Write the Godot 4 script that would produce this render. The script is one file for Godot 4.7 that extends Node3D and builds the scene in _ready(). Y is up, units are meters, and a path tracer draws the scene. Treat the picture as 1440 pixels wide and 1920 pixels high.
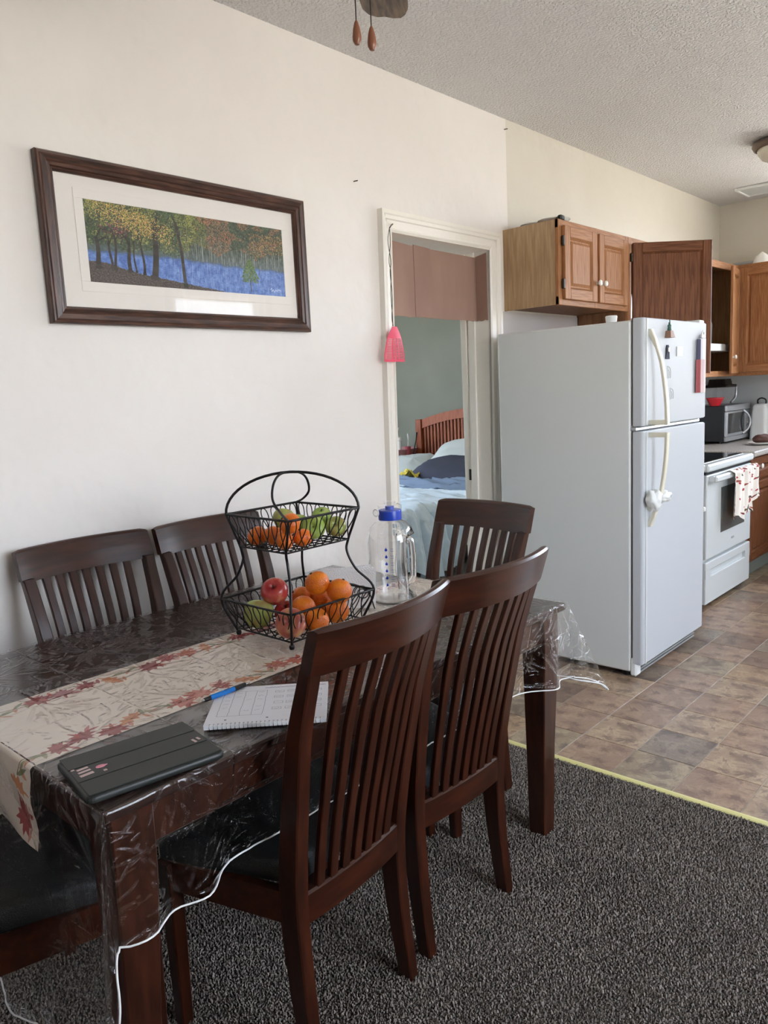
extends Node3D

# ---------------------------------------------------------------- mesh builder
class G:
	var v := PackedVector3Array()
	var n := PackedVector3Array()
	var uv := PackedVector2Array()
	var col := PackedColorArray()
	var ix := PackedInt32Array()
	var tint := Color.WHITE
	var tinted := false

	func vert(p: Vector3, nn: Vector3, t := Vector2.ZERO) -> int:
		v.append(p); n.append(nn); uv.append(t); col.append(tint)
		return v.size() - 1

	# flat polygon (fan) turned so that it faces away from "inside"
	func face(ps: Array, inside = null, uvs = null) -> void:
		var a: Vector3 = ps[0]
		var nn := Vector3.ZERO
		for i in range(1, ps.size() - 1):
			nn += (ps[i] - a).cross(ps[i + 1] - a)
		if nn.length() < 1e-14:
			return
		nn = nn.normalized()
		var rev := false
		if inside != null:
			var mid := Vector3.ZERO
			for p in ps: mid += p
			mid /= ps.size()
			rev = nn.dot(mid - inside) < 0
		if rev: nn = -nn
		var s := v.size()
		for i in ps.size():
			vert(ps[i], nn, uvs[i] if uvs != null else Vector2.ZERO)
		for i in range(1, ps.size() - 1):
			if rev: ix.append_array([s, s + i, s + i + 1])
			else: ix.append_array([s, s + i + 1, s + i])

	# smooth grid of rows of points
	func grid(rows: Array, wrap_u := false, wrap_v := false, uvs = null, flip := false) -> void:
		var nv := rows.size()
		var nu: int = rows[0].size()
		var s := v.size()
		var nn := PackedVector3Array(); nn.resize(nv * nu)
		var cells := PackedInt32Array()
		for j in (nv if wrap_v else nv - 1):
			var j2 := (j + 1) % nv
			for i in (nu if wrap_u else nu - 1):
				var i2 := (i + 1) % nu
				var a := j * nu + i; var b := j * nu + i2; var c := j2 * nu + i2; var d := j2 * nu + i
				if flip:
					var t := b; b = d; d = t
				var A: Vector3 = rows[a / nu][a % nu]; var B: Vector3 = rows[b / nu][b % nu]; var C: Vector3 = rows[c / nu][c % nu]; var D: Vector3 = rows[d / nu][d % nu]
				var f := (C - A).cross(B - D)
				nn[a] += f; nn[b] += f; nn[c] += f; nn[d] += f
				cells.append_array([a, b, c, a, c, d])
		for j in nv:
			for i in nu:
				var q := nn[j * nu + i]
				if q.length() < 1e-16: q = Vector3.UP
				var t2: Vector2 = uvs[j][i] if uvs != null else Vector2(float(i) / max(1, nu - 1), float(j) / max(1, nv - 1))
				vert(rows[j][i], q.normalized(), t2)
		for k in range(0, cells.size(), 3):
			ix.append_array([s + cells[k], s + cells[k + 1], s + cells[k + 2]])

	func box(c: Vector3, s: Vector3, bev := 0.0, bas := Basis()) -> void:
		var h := s / 2.0
		bev = minf(bev, minf(h.x, minf(h.y, h.z)) * 0.9)
		var e := [Vector3(1, 0, 0), Vector3(0, 1, 0), Vector3(0, 0, 1)]
		for ax in 3:
			var b1 := (ax + 1) % 3; var b2 := (ax + 2) % 3
			for sg in [-1.0, 1.0]:
				var ps := []
				for k in [[-1, -1], [1, -1], [1, 1], [-1, 1]]:
					ps.append(c + bas * (e[ax] * sg * h[ax] + e[b1] * k[0] * (h[b1] - bev) + e[b2] * k[1] * (h[b2] - bev)))
				face(ps, c)
		if bev <= 0.0: return
		for ax in 3:
			var b1 := (ax + 1) % 3; var b2 := (ax + 2) % 3
			for s1 in [-1.0, 1.0]:
				for s2 in [-1.0, 1.0]:
					var ps := []
					for k in [-1.0, 1.0]:
						var q: Vector3 = e[ax] * k * (h[ax] - bev)
						var p1: Vector3 = c + bas * (q + e[b1] * s1 * h[b1] + e[b2] * s2 * (h[b2] - bev))
						var p2: Vector3 = c + bas * (q + e[b1] * s1 * (h[b1] - bev) + e[b2] * s2 * h[b2])
						if k < 0: ps.append(p1); ps.append(p2)
						else: ps.append(p2); ps.append(p1)
					face(ps, c)
		for s1 in [-1.0, 1.0]:
			for s2 in [-1.0, 1.0]:
				for s3 in [-1.0, 1.0]:
					face([c + bas * Vector3(s1 * h.x, s2 * (h.y - bev), s3 * (h.z - bev)), c + bas * Vector3(s1 * (h.x - bev), s2 * h.y, s3 * (h.z - bev)), c + bas * Vector3(s1 * (h.x - bev), s2 * (h.y - bev), s3 * h.z)], c)

	func bb(lo: Vector3, hi: Vector3, bev := 0.0) -> void:
		box((lo + hi) / 2.0, (hi - lo).abs(), bev)

	# sections of k points each; every strip flat across and smooth along
	func loft(secs: Array, caps := true, round_across := false) -> void:
		var k: int = secs[0].size()
		if round_across:
			grid(secs, true, false)
		else:
			for i in k:
				var rows := []
				for s in secs:
					rows.append(PackedVector3Array([s[i], s[(i + 1) % k]]))
				grid(rows)
		if caps:
			var mid := Vector3.ZERO
			for p in secs[secs.size() / 2]: mid += p
			mid /= k
			face(Array(secs[0]), mid if secs.size() > 1 else null)
			face(Array(secs[-1]), mid)

	func tube(path: PackedVector3Array, r, sides := 8, closed := false, squash := 1.0) -> void:
		var m := path.size()
		var rows := []
		var up := Vector3.UP
		var t0 := (path[1] - path[0]).normalized()
		if absf(t0.dot(up)) > 0.9: up = Vector3.RIGHT
		var nrm := (up - t0 * up.dot(t0)).normalized()
		for i in m:
			var t: Vector3
			if closed: t = (path[(i + 1) % m] - path[(i + m - 1) % m]).normalized()
			else: t = (path[mini(i + 1, m - 1)] - path[maxi(i - 1, 0)]).normalized()
			nrm = (nrm - t * nrm.dot(t))
			if nrm.length() < 1e-6: nrm = t.cross(Vector3(0.3, 0.5, 0.8))
			nrm = nrm.normalized()
			var bi := t.cross(nrm)
			var rr: float = r[i] if r is Array or r is PackedFloat32Array else r
			var ring := PackedVector3Array()
			for j in sides:
				var a := TAU * j / sides
				ring.append(path[i] + nrm * cos(a) * rr + bi * sin(a) * rr * squash)
			rows.append(ring)
		grid(rows, true, closed)
		if not closed:
			face(Array(rows[0]), path[1])
			face(Array(rows[-1]), path[m - 2])

	# profile of (radius, y); creases where it turns sharply
	func lathe(prof: Array, segs := 24, c := Vector3.ZERO, bas := Basis()) -> void:
		var parts := [[prof[0]]]
		for i in range(1, prof.size()):
			parts[-1].append(prof[i])
			if i < prof.size() - 1:
				var a: Vector2 = (prof[i] - prof[i - 1]).normalized(); var b: Vector2 = (prof[i + 1] - prof[i]).normalized()
				if a.dot(b) < 0.8: parts.append([prof[i]])
		for pr in parts:
			var rows := []
			for p in pr:
				var ring := PackedVector3Array()
				for j in segs:
					var a := TAU * j / segs
					ring.append(c + bas * Vector3(cos(a) * maxf(p.x, 1e-5), p.y, sin(a) * maxf(p.x, 1e-5)))
				rows.append(ring)
			grid(rows, true, false)

	# polygon in a plane, given thickness: origin + u*x + w*y, extruded along d
	func prism(poly: Array, o: Vector3, u: Vector3, w: Vector3, d: Vector3, hole_free := true) -> void:
		var pts := PackedVector2Array(poly)
		var tri := Geometry2D.triangulate_polygon(pts)
		var c2 := Vector2.ZERO
		for p in pts: c2 += p
		c2 /= pts.size()
		for k in range(0, tri.size(), 3):
			var q := []
			for e in 3: q.append(o + u * pts[tri[k + e]].x + w * pts[tri[k + e]].y)
			face(q, q[0] + d)
			face([q[0] + d, q[1] + d, q[2] + d], q[0])
		var cw := Geometry2D.is_polygon_clockwise(pts)
		for i in pts.size():
			var a := pts[i]; var b := pts[(i + 1) % pts.size()]
			var A := o + u * a.x + w * a.y; var B := o + u * b.x + w * b.y
			var t := (b - a)
			var out2 := Vector2(t.y, -t.x) if not cw else Vector2(-t.y, t.x)
			var outv := (u * out2.x + w * out2.y)
			face([A, B, B + d, A + d], (A + B) / 2.0 + d / 2.0 - outv)

	func shift(o: Vector3) -> void:
		for i in v.size(): v[i] += o

	func mesh() -> ArrayMesh:
		var a := []
		a.resize(Mesh.ARRAY_MAX)
		a[Mesh.ARRAY_VERTEX] = v; a[Mesh.ARRAY_NORMAL] = n; a[Mesh.ARRAY_TEX_UV] = uv; a[Mesh.ARRAY_INDEX] = ix
		if tinted: a[Mesh.ARRAY_COLOR] = col
		var m := ArrayMesh.new()
		m.add_surface_from_arrays(Mesh.PRIMITIVE_TRIANGLES, a)
		return m

# ---------------------------------------------------------------- scene helpers
var taken := {}
var base_of := {}
var M := {}
var rng := RandomNumberGenerator.new()

func numbered(called: String) -> String:
	if not taken.has(called):
		taken[called] = 0
		return called
	taken[called] += 1
	return "%s_%03d" % [called, taken[called]]

func tag(o: Node, label := "", category := "", group := "", kind := "") -> void:
	if label: o.set_meta("label", label)
	if category: o.set_meta("category", category)
	if group: o.set_meta("group", group)
	if kind: o.set_meta("kind", kind)

func thing(called: String, at: Vector3, label: String, category: String, group := "", turn := 0.0) -> Node3D:
	var o := Node3D.new()
	o.name = numbered(called)
	add_child(o)
	o.position = at; o.rotation.y = turn
	tag(o, label, category, group)
	base_of[o] = at
	return o

# a part whose mesh was built in world coordinates
func part(called: String, g: G, m: Material, parent: Node3D, label := "") -> MeshInstance3D:
	if base_of.has(parent): g.shift(-base_of[parent])
	var o := local(called, g, m, parent, label)
	if base_of.has(parent): base_of[o] = base_of[parent]
	return o

# a part whose mesh was built in its parent's coordinates
func local(called: String, g: G, m: Material, parent: Node3D, label := "") -> MeshInstance3D:
	return inst(called, g.mesh(), m, parent, label)

func inst(called: String, me: Mesh, m: Material, parent: Node3D, label := "") -> MeshInstance3D:
	var o := MeshInstance3D.new()
	o.mesh = me; o.name = called
	o.material_override = m
	parent.add_child(o, true)
	if label: o.set_meta("label", label)
	return o

func single(called: String, g: G, m: Material, at: Vector3, label: String, category: String, group := "") -> MeshInstance3D:
	g.shift(-at)
	var o := MeshInstance3D.new()
	o.mesh = g.mesh(); o.name = numbered(called); o.material_override = m
	add_child(o); o.position = at
	tag(o, label, category, group)
	base_of[o] = at
	return o

func struct(called: String, g: G, m: Material) -> MeshInstance3D:
	var o := MeshInstance3D.new()
	o.mesh = g.mesh(); o.name = numbered(called); o.material_override = m
	add_child(o)
	o.set_meta("kind", "structure")
	base_of[o] = Vector3.ZERO
	return o

func copy(o: Node3D, called: String, at: Vector3, turn: float, label: String) -> Node3D:
	var c: Node3D = o.duplicate()
	c.name = numbered(called)
	add_child(c)
	c.position = at; c.rotation.y = turn
	c.set_meta("label", label)
	return c

func c8(r: int, g: int, b: int) -> Color:
	return Color(r / 255.0, g / 255.0, b / 255.0)

func mat(called: String, col: Color, rough := 0.6, metal := 0.0) -> StandardMaterial3D:
	var m := StandardMaterial3D.new()
	m.resource_name = called
	m.albedo_color = col; m.roughness = rough; m.metallic = metal
	M[called] = m
	return m

func noise_tex(seed_: int, freq: float, ramp: Array, size := 512, octaves := 4, kind := FastNoiseLite.TYPE_SIMPLEX_SMOOTH, warp := 0.0, fractal := FastNoiseLite.FRACTAL_FBM) -> NoiseTexture2D:
	var t := NoiseTexture2D.new()
	t.width = size; t.height = size; t.seamless = true
	t.generate_mipmaps = false
	var f := FastNoiseLite.new()
	f.seed = seed_; f.frequency = freq; f.noise_type = kind
	f.fractal_type = fractal; f.fractal_octaves = octaves
	if warp > 0.0:
		f.domain_warp_enabled = true; f.domain_warp_amplitude = warp; f.domain_warp_frequency = freq
	t.noise = f
	if ramp.size():
		var g := Gradient.new()
		var offs := PackedFloat32Array(); var cols := PackedColorArray()
		for r in ramp:
			offs.append(r[0]); cols.append(r[1])
		g.offsets = offs; g.colors = cols
		t.color_ramp = g
	return t

func tri(m: StandardMaterial3D, scale: Vector3, world := false) -> StandardMaterial3D:
	m.uv1_triplanar = true
	m.uv1_world_triplanar = world
	m.uv1_scale = scale
	m.uv1_triplanar_sharpness = 4.0
	return m

func relief(m: StandardMaterial3D, t: Texture2D, cm: float) -> void:
	m.heightmap_enabled = true
	m.heightmap_texture = t
	m.heightmap_scale = cm

func smooth(ctrl: Array, per := 8, closed := false) -> PackedVector3Array:
	var out := PackedVector3Array()
	var m := ctrl.size()
	for i in (m if closed else m - 1):
		var p0: Vector3 = ctrl[(i - 1 + m) % m] if closed or i > 0 else ctrl[0] * 2.0 - ctrl[1]
		var p1: Vector3 = ctrl[i]
		var p2: Vector3 = ctrl[(i + 1) % m]
		var p3: Vector3 = ctrl[(i + 2) % m] if closed or i + 2 < m else ctrl[m - 1] * 2.0 - ctrl[m - 2]
		for k in per:
			out.append(p1.cubic_interpolate(p2, p0, p3, float(k) / per))
	if not closed: out.append(ctrl[-1])
	return out

func curve1(keys: Array, x: float) -> float:
	# smooth interpolation through [x, value] keys
	var m := keys.size()
	if x <= keys[0][0]: return keys[0][1]
	for i in m - 1:
		if x <= keys[i + 1][0]:
			var a: float = keys[i][1]; var b: float = keys[i + 1][1]
			var pa: float = keys[i - 1][1] if i > 0 else a * 2 - b
			var pb: float = keys[i + 2][1] if i + 2 < m else b * 2 - a
			return cubic_interpolate(a, b, pa, pb, (x - keys[i][0]) / (keys[i + 1][0] - keys[i][0]))
	return keys[-1][1]

# ---------------------------------------------------------------- the place
const WX := -2.36      # face of the long wall
const CEIL := 2.79
const FARZ := -6.74
const RIGHT := 1.6
const BACKZ := 1.7
const STRIP := -2.43   # carpet meets vinyl
const TOP := 0.75      # table top

func _ready() -> void:
	rng.seed = 7
	# camera
	var cam := Camera3D.new()
	cam.name = "camera"
	add_child(cam)
	cam.transform = Transform3D(Basis(Vector3(0.73609056, -0.04845289, -0.67514666), Vector3(-0.06681139, 0.98736316, -0.14370186), Vector3(0.67357771, 0.15088507, 0.7235515)), Vector3(0, 1.4, 0))
	cam.fov = rad_to_deg(2.0 * atan(960.0 / 1435.0))
	cam.near = 0.02; cam.far = 100.0
	cam.current = true
	# overcast daylight
	var we := WorldEnvironment.new()
	we.name = "environment"
	var env := Environment.new()
	env.background_mode = Environment.BG_SKY
	var sm := ProceduralSkyMaterial.new()
	sm.sky_top_color = c8(205, 222, 246)
	sm.sky_horizon_color = c8(226, 235, 246)
	sm.ground_horizon_color = c8(214, 212, 206)
	sm.ground_bottom_color = c8(200, 198, 190)
	sm.sky_curve = 0.3
	sm.sun_angle_max = 1.0
	var sky := Sky.new()
	sky.sky_material = sm
	env.sky = sky
	env.background_energy_multiplier = 17.2
	env.tonemap_mode = Environment.TONE_MAPPER_LINEAR
	env.tonemap_exposure = 1.0
	env.sdfgi_enabled = true; env.ssao_enabled = true; env.ssil_enabled = true
	we.environment = env
	add_child(we)

	materials()
	shell()
	doorway()
	bedroom()
	kitchen_uppers()
	fridge()
	stove()
	counter()
	dining_table()
	chairs()
	tablecloth()
	table_things()
	picture()
	swatter()
	ceiling_things()
	small_marks()

func wood(called: String, seed_: int, dark: Color, mid: Color, light: Color, scale: Vector3, rough: float, warp := 30.0) -> StandardMaterial3D:
	var m := mat(called, Color.WHITE, rough)
	m.albedo_texture = noise_tex(seed_, 0.012, [[0.15, dark], [0.5, mid], [0.85, light]], 512, 5, FastNoiseLite.TYPE_SIMPLEX_SMOOTH, warp)
	tri(m, scale)
	return m

func materials() -> void:
	# painted plaster
	var wall_bump := noise_tex(3, 0.05, [], 512, 3)
	var m := mat("wall_paint", Color.WHITE, 0.5)
	m.albedo_texture = noise_tex(11, 0.006, [[0.2, c8(232, 225, 219)], [0.9, c8(237, 231, 225)]], 512, 4)
	tri(m, Vector3.ONE * 0.35, true)
	relief(m, wall_bump, 0.25)
	m = mat("kitchen_paint", Color.WHITE, 0.5)
	m.albedo_texture = noise_tex(12, 0.006, [[0.2, c8(212, 205, 191)], [0.9, c8(218, 211, 198)]], 512, 4)
	tri(m, Vector3.ONE * 0.35, true)
	relief(m, wall_bump, 0.25)
	m = mat("backsplash_paint", c8(205, 208, 208), 0.55)
	m = mat("grey_panel", c8(200, 192, 188), 0.6)
	m = mat("sage_paint", Color.WHITE, 0.7)
	m.albedo_texture = noise_tex(13, 0.01, [[0.2, c8(116, 120, 109)], [0.9, c8(124, 128, 117)]], 256, 3)
	tri(m, Vector3.ONE * 0.5, true)
	m = mat("ceiling_texture", c8(226, 223, 221), 0.85)
	tri(m, Vector3.ONE * 1.6, true)
	relief(m, noise_tex(5, 0.035, [[0.35, Color.BLACK], [0.5, Color(0.3, 0.3, 0.3)], [0.62, Color.WHITE]], 1024, 3, FastNoiseLite.TYPE_SIMPLEX_SMOOTH, 10.0), 0.5)
	m = mat("trim_white", c8(238, 232, 222), 0.35)
	relief(m, noise_tex(6, 0.02, [], 256, 3), 0.1)
	tri(m, Vector3.ONE * 2.0, true)
	m = mat("cardboard_brown", Color.WHITE, 0.75)
	m.albedo_texture = noise_tex(14, 0.01, [[0.2, c8(150, 118, 104)], [0.9, c8(163, 131, 116)]], 256, 4)
	tri(m, Vector3(1.5, 0.6, 1.5), true)
	m = mat("bedroom_floor", c8(150, 152, 144), 0.6)
	# carpet
	m = mat("carpet", Color.WHITE, 1.0)
	m.albedo_texture = noise_tex(21, 0.16, [[0.25, c8(62, 55, 51)], [0.5, c8(96, 88, 83)], [0.75, c8(134, 125, 118)]], 1024, 3)
	m.specular_mode = BaseMaterial3D.SPECULAR_DISABLED
	tri(m, Vector3.ONE * 1.7, true)
	relief(m, noise_tex(22, 0.14, [], 1024, 3), 1.2)
	var wear := noise_tex(23, 0.008, [[0.25, Color(0.86, 0.83, 0.82)], [0.75, Color(1, 1, 1)]], 512, 4)
	m.detail_enabled = true
	m.detail_blend_mode = BaseMaterial3D.BLEND_MODE_MUL
	m.detail_albedo = wear
	m.detail_uv_layer = BaseMaterial3D.DETAIL_UV_2
	m.uv2_triplanar = true; m.uv2_world_triplanar = true; m.uv2_scale = Vector3.ONE * 0.4
	mat("carpet_edge", c8(66, 56, 50), 1.0)
	mat("yellow_strip", c8(214, 205, 140), 0.45)
	# vinyl
	var stone := noise_tex(31, 0.009, [[0.15, c8(112, 96, 86)], [0.36, c8(142, 123, 109)], [0.47, c8(166, 147, 126)], [0.53, c8(148, 131, 117)], [0.66, c8(182, 164, 140)], [0.85, c8(130, 113, 103)]], 1024, 7, FastNoiseLite.TYPE_SIMPLEX_SMOOTH, 110.0)
	var tints := [c8(255, 246, 234), c8(228, 212, 204), c8(236, 234, 222), c8(206, 192, 186), c8(250, 234, 214), c8(208, 206, 206), c8(238, 222, 214)]
	for k in 7:
		m = mat("vinyl_tile_%d" % k, tints[k], 0.32)
		m.albedo_texture = stone
		tri(m, Vector3.ONE * 0.85)
		m.uv1_offset = Vector3(0.31 * k, 0.17 * k, 0.43 * k)
	mat("vinyl_joint", c8(188, 174, 154), 0.5)
	# dark wood
	wood("chair_wood", 41, c8(40, 17, 9), c8(52, 23, 12), c8(63, 29, 16), Vector3(5, 0.7, 5), 0.28)
	wood("chair_wood_across", 42, c8(40, 17, 9), c8(52, 23, 12), c8(63, 29, 16), Vector3(5, 5, 0.7), 0.28)
	wood("table_wood", 43, c8(32, 18, 14), c8(42, 24, 18), c8(52, 31, 23), Vector3(5, 5, 0.8), 0.3)
	wood("table_leg_wood", 44, c8(42, 19, 11), c8(54, 26, 15), c8(66, 33, 20), Vector3(5, 0.8, 5), 0.3)
	for w in ["chair_wood", "chair_wood_across", "table_wood", "table_leg_wood"]:
		M[w].metallic_specular = 0.45
	m = mat("seat_black", c8(24, 26, 26), 0.55)
	relief(m, noise_tex(45, 0.2, [], 256, 2), 0.1)
	tri(m, Vector3.ONE * 6)
	wood("frame_wood", 46, c8(46, 26, 20), c8(70, 44, 34), c8(96, 64, 50), Vector3(9, 9, 1.0), 0.35)
	wood("frame_wood_up", 47, c8(46, 26, 20), c8(70, 44, 34), c8(96, 64, 50), Vector3(9, 1.0, 9), 0.35)
	wood("headboard_wood", 48, c8(124, 58, 30), c8(146, 74, 42), c8(158, 86, 50), Vector3(6, 1, 6), 0.6)
	# oak cabinets
	wood("oak", 51, c8(146, 98, 64), c8(164, 114, 76), c8(178, 128, 88), Vector3(13, 0.9, 13), 0.5)
	wood("oak_wide", 56, c8(146, 98, 64), c8(164, 114, 76), c8(178, 128, 88), Vector3(0.9, 13, 13), 0.5)
	wood("oak_across", 52, c8(146, 98, 64), c8(164, 114, 76), c8(178, 128, 88), Vector3(13, 13, 0.9), 0.5)
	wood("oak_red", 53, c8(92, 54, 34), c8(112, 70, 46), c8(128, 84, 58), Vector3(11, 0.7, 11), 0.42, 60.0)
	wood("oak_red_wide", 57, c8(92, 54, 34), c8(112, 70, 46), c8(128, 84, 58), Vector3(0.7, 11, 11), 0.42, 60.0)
	wood("oak_side", 54, c8(156, 124, 90), c8(172, 140, 104), c8(186, 156, 120), Vector3(9, 0.6, 9), 0.45, 60.0)
	wood("oak_under", 55, c8(112, 74, 48), c8(130, 88, 58), c8(142, 100, 68), Vector3(6, 1, 6), 0.6)
	for w in ["oak", "oak_wide", "oak_across", "oak_red", "oak_red_wide"]:
		M[w].metallic_specular = 0.3
	mat("hinge_metal", c8(60, 52, 46), 0.4, 0.7)
	mat("porcelain", c8(240, 238, 232), 0.15)
	# appliances
	m = mat("fridge_side", c8(214, 216, 214), 0.42)
	relief(m, noise_tex(61, 0.25, [], 256, 2), 0.03)
	tri(m, Vector3.ONE * 5, true)
	m = mat("fridge_door", c8(194, 197, 201), 0.34)
	relief(m, noise_tex(62, 0.2, [], 256, 2), 0.02)
	m.metallic_specular = 0.1
	tri(m, Vector3.ONE * 4, true)
	mat("gasket", c8(120, 116, 108), 0.7)
	mat("handle_cream", c8(226, 220, 200), 0.35)
	mat("dark_gap", c8(22, 22, 24), 0.8)
	mat("grille_grey", c8(150, 150, 148), 0.5)
	mat("enamel", c8(212, 217, 217), 0.22)
	mat("cooktop_glass", c8(10, 10, 12), 0.06)
	m = mat("oven_window", c8(92, 94, 92), 0.12)
	mat("steel", c8(190, 192, 196), 0.3, 0.8)
	mat("microwave_black", c8(18, 19, 24), 0.35)
	mat("black_plastic", c8(20, 20, 22), 0.35)
	m = mat("counter_laminate", Color.WHITE, 0.35)
	m.albedo_texture = noise_tex(63, 0.09, [[0.2, c8(120, 114, 108)], [0.5, c8(176, 168, 160)], [0.8, c8(208, 202, 194)]], 512, 4)
	tri(m, Vector3.ONE * 2.0, true)
	mat("toe_kick", c8(128, 136, 130), 0.6)
	mat("white_plastic", c8(236, 238, 236), 0.3)
	mat("red_plastic", c8(196, 30, 44), 0.3)
	mat("blue_plastic", c8(28, 62, 172), 0.3)
	m = mat("clear_plastic", Color(1, 1, 1, 0.04), 0.04)
	m.transparency = BaseMaterial3D.TRANSPARENCY_ALPHA
	m.metallic_specular = 0.5
	m = mat("thick_plastic", Color(1, 1, 1, 0.0), 0.03)
	m.refraction_enabled = true; m.refraction_scale = 0.05
	m = mat("picture_glass", Color(1, 1, 1, 0.0), 0.01)
	m.transparency = BaseMaterial3D.TRANSPARENCY_ALPHA
	m = mat("window_glass", Color(1, 1, 1, 0.0), 0.0)
	m.transparency = BaseMaterial3D.TRANSPARENCY_ALPHA
	# wire, fruit
	mat("black_wire", c8(22, 18, 20), 0.38, 0.3)
	m = mat("orange_peel", Color.WHITE, 0.38)
	m.albedo_texture = noise_tex(71, 0.01, [[0.2, c8(214, 104, 16)], [0.8, c8(236, 134, 30)]], 256, 3)
	tri(m, Vector3.ONE * 6)
	relief(m, noise_tex(72, 0.12, [], 256, 2), 0.12)
	m = mat("tangerine_peel", Color.WHITE, 0.38)
	m.albedo_texture = noise_tex(73, 0.01, [[0.2, c8(206, 92, 22)], [0.8, c8(232, 124, 40)]], 256, 3)
	tri(m, Vector3.ONE * 6)
	relief(m, noise_tex(74, 0.1, [], 256, 2), 0.12)
	m = mat("apple_red", Color.WHITE, 0.25)
	m.albedo_texture = noise_tex(75, 0.008, [[0.2, c8(150, 34, 38)], [0.55, c8(172, 62, 58)], [0.85, c8(196, 128, 92)]], 256, 5)
	tri(m, Vector3(9, 4, 9))
	m = mat("apple_green", Color.WHITE, 0.25)
	m.albedo_texture = noise_tex(76, 0.008, [[0.2, c8(132, 158, 66)], [0.7, c8(162, 184, 96)], [0.9, c8(180, 186, 112)]], 256, 4)
	tri(m, Vector3(7, 4, 7))
	m = mat("apple_blush", Color.WHITE, 0.28)
	m.albedo_texture = noise_tex(77, 0.006, [[0.25, c8(172, 84, 72)], [0.5, c8(196, 132, 98)], [0.75, c8(206, 176, 116)]], 256, 5)
	tri(m, Vector3(8, 4, 8))
	m = mat("apple_green_blush", Color.WHITE, 0.25)
	m.albedo_texture = noise_tex(78, 0.005, [[0.2, c8(150, 112, 78)], [0.42, c8(150, 160, 84)], [0.8, c8(160, 182, 96)]], 256, 4)
	tri(m, Vector3(6, 3, 6))
	mat("fruit_stem", c8(72, 62, 34), 0.8)
	# cloth
	m = mat("vinyl_sheet", Color(1, 1, 1, 0.0), 0.03)
	m.transparency = BaseMaterial3D.TRANSPARENCY_ALPHA
	relief(m, wrinkle_tex(), 0.9)
	m.uv1_scale = Vector3(1.923, 1.923, 1)
	mat("hem_white", c8(232, 232, 230), 0.3)
	mat("paper_white", c8(238, 238, 240), 0.8)
	m = mat("napkin", c8(240, 236, 234), 0.9)
	relief(m, noise_tex(82, 0.15, [], 256, 2), 0.2)
	tri(m, Vector3.ONE * 7)
	mat("tablet_black", c8(26, 30, 28), 0.45)
	mat("sticker_pink", c8(196, 168, 166), 0.6)
	mat("pen_blue", c8(30, 126, 214), 0.25)
	mat("pen_ink", c8(14, 40, 84), 0.4)
	mat("chrome", c8(210, 212, 216), 0.12, 1.0)
	m = mat("bed_sheet", Color.WHITE, 0.85)
	m.albedo_texture = noise_tex(83, 0.01, [[0.2, c8(204, 222, 234)], [0.8, c8(216, 230, 240)]], 256, 3)
	tri(m, Vector3.ONE * 2)
	mat("blanket_blue", c8(118, 136, 160), 0.9)
	mat("pillow_grey", c8(190, 198, 196), 0.9)
	mat("pillow_dark", c8(58, 62, 78), 0.9)
	mat("yellow_cloth", c8(226, 206, 90), 0.85)
	mat("pink_bin", c8(176, 124, 126), 0.5)
	mat("bedside_dark", c8(34, 26, 28), 0.6)
	mat("bottle_green", c8(30, 78, 74), 0.3)
	mat("bottle_blue", c8(44, 66, 116), 0.3)
	m = mat("swatter_pink", c8(232, 70, 100), 0.4)
	mat("pendant_wood", c8(134, 84, 62), 0.35)
	wood("blade_wood", 91, c8(80, 62, 48), c8(110, 88, 68), c8(134, 110, 84), Vector3(1.2, 8, 8), 0.45)
	mat("lamp_rim", c8(120, 104, 92), 0.35, 0.5)
	m = mat("lamp_glass", c8(226, 220, 200), 0.25)
	mat("mat_board", c8(232, 226, 220), 0.8)
	mat("statue_green", c8(70, 104, 94), 0.6)
	mat("statue_base", c8(142, 108, 88), 0.6)
	mat("bread_brown", c8(92, 62, 54), 0.7)

# ---------------------------------------------------------------- room shell
func wall_box(g: G, along: String, at0: float, at1: float, a0: float, a1: float, y0: float, y1: float, holes: Array) -> void:
	# along "z": slab x in at0..at1 running z a0..a1; holes [z0,z1,y0,y1] sorted
	var cur := a0
	for h in holes + [[a1, a1, 0.0, 0.0]]:
		if h[0] > cur + 1e-5: _slab(g, along, at0, at1, cur, h[0], y0, y1)
		if h[1] > h[0]:
			if h[2] > y0 + 1e-5: _slab(g, along, at0, at1, h[0], h[1], y0, h[2])
			if h[3] < y1 - 1e-5: _slab(g, along, at0, at1, h[0], h[1], h[3], y1)
		cur = maxf(cur, h[1])

func _slab(g: G, along: String, p0: float, p1: float, a0: float, a1: float, y0: float, y1: float) -> void:
	if along == "z": g.bb(Vector3(p0, y0, a0), Vector3(p1, y1, a1))
	else: g.bb(Vector3(a0, y0, p0), Vector3(a1, y1, p1))

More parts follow.
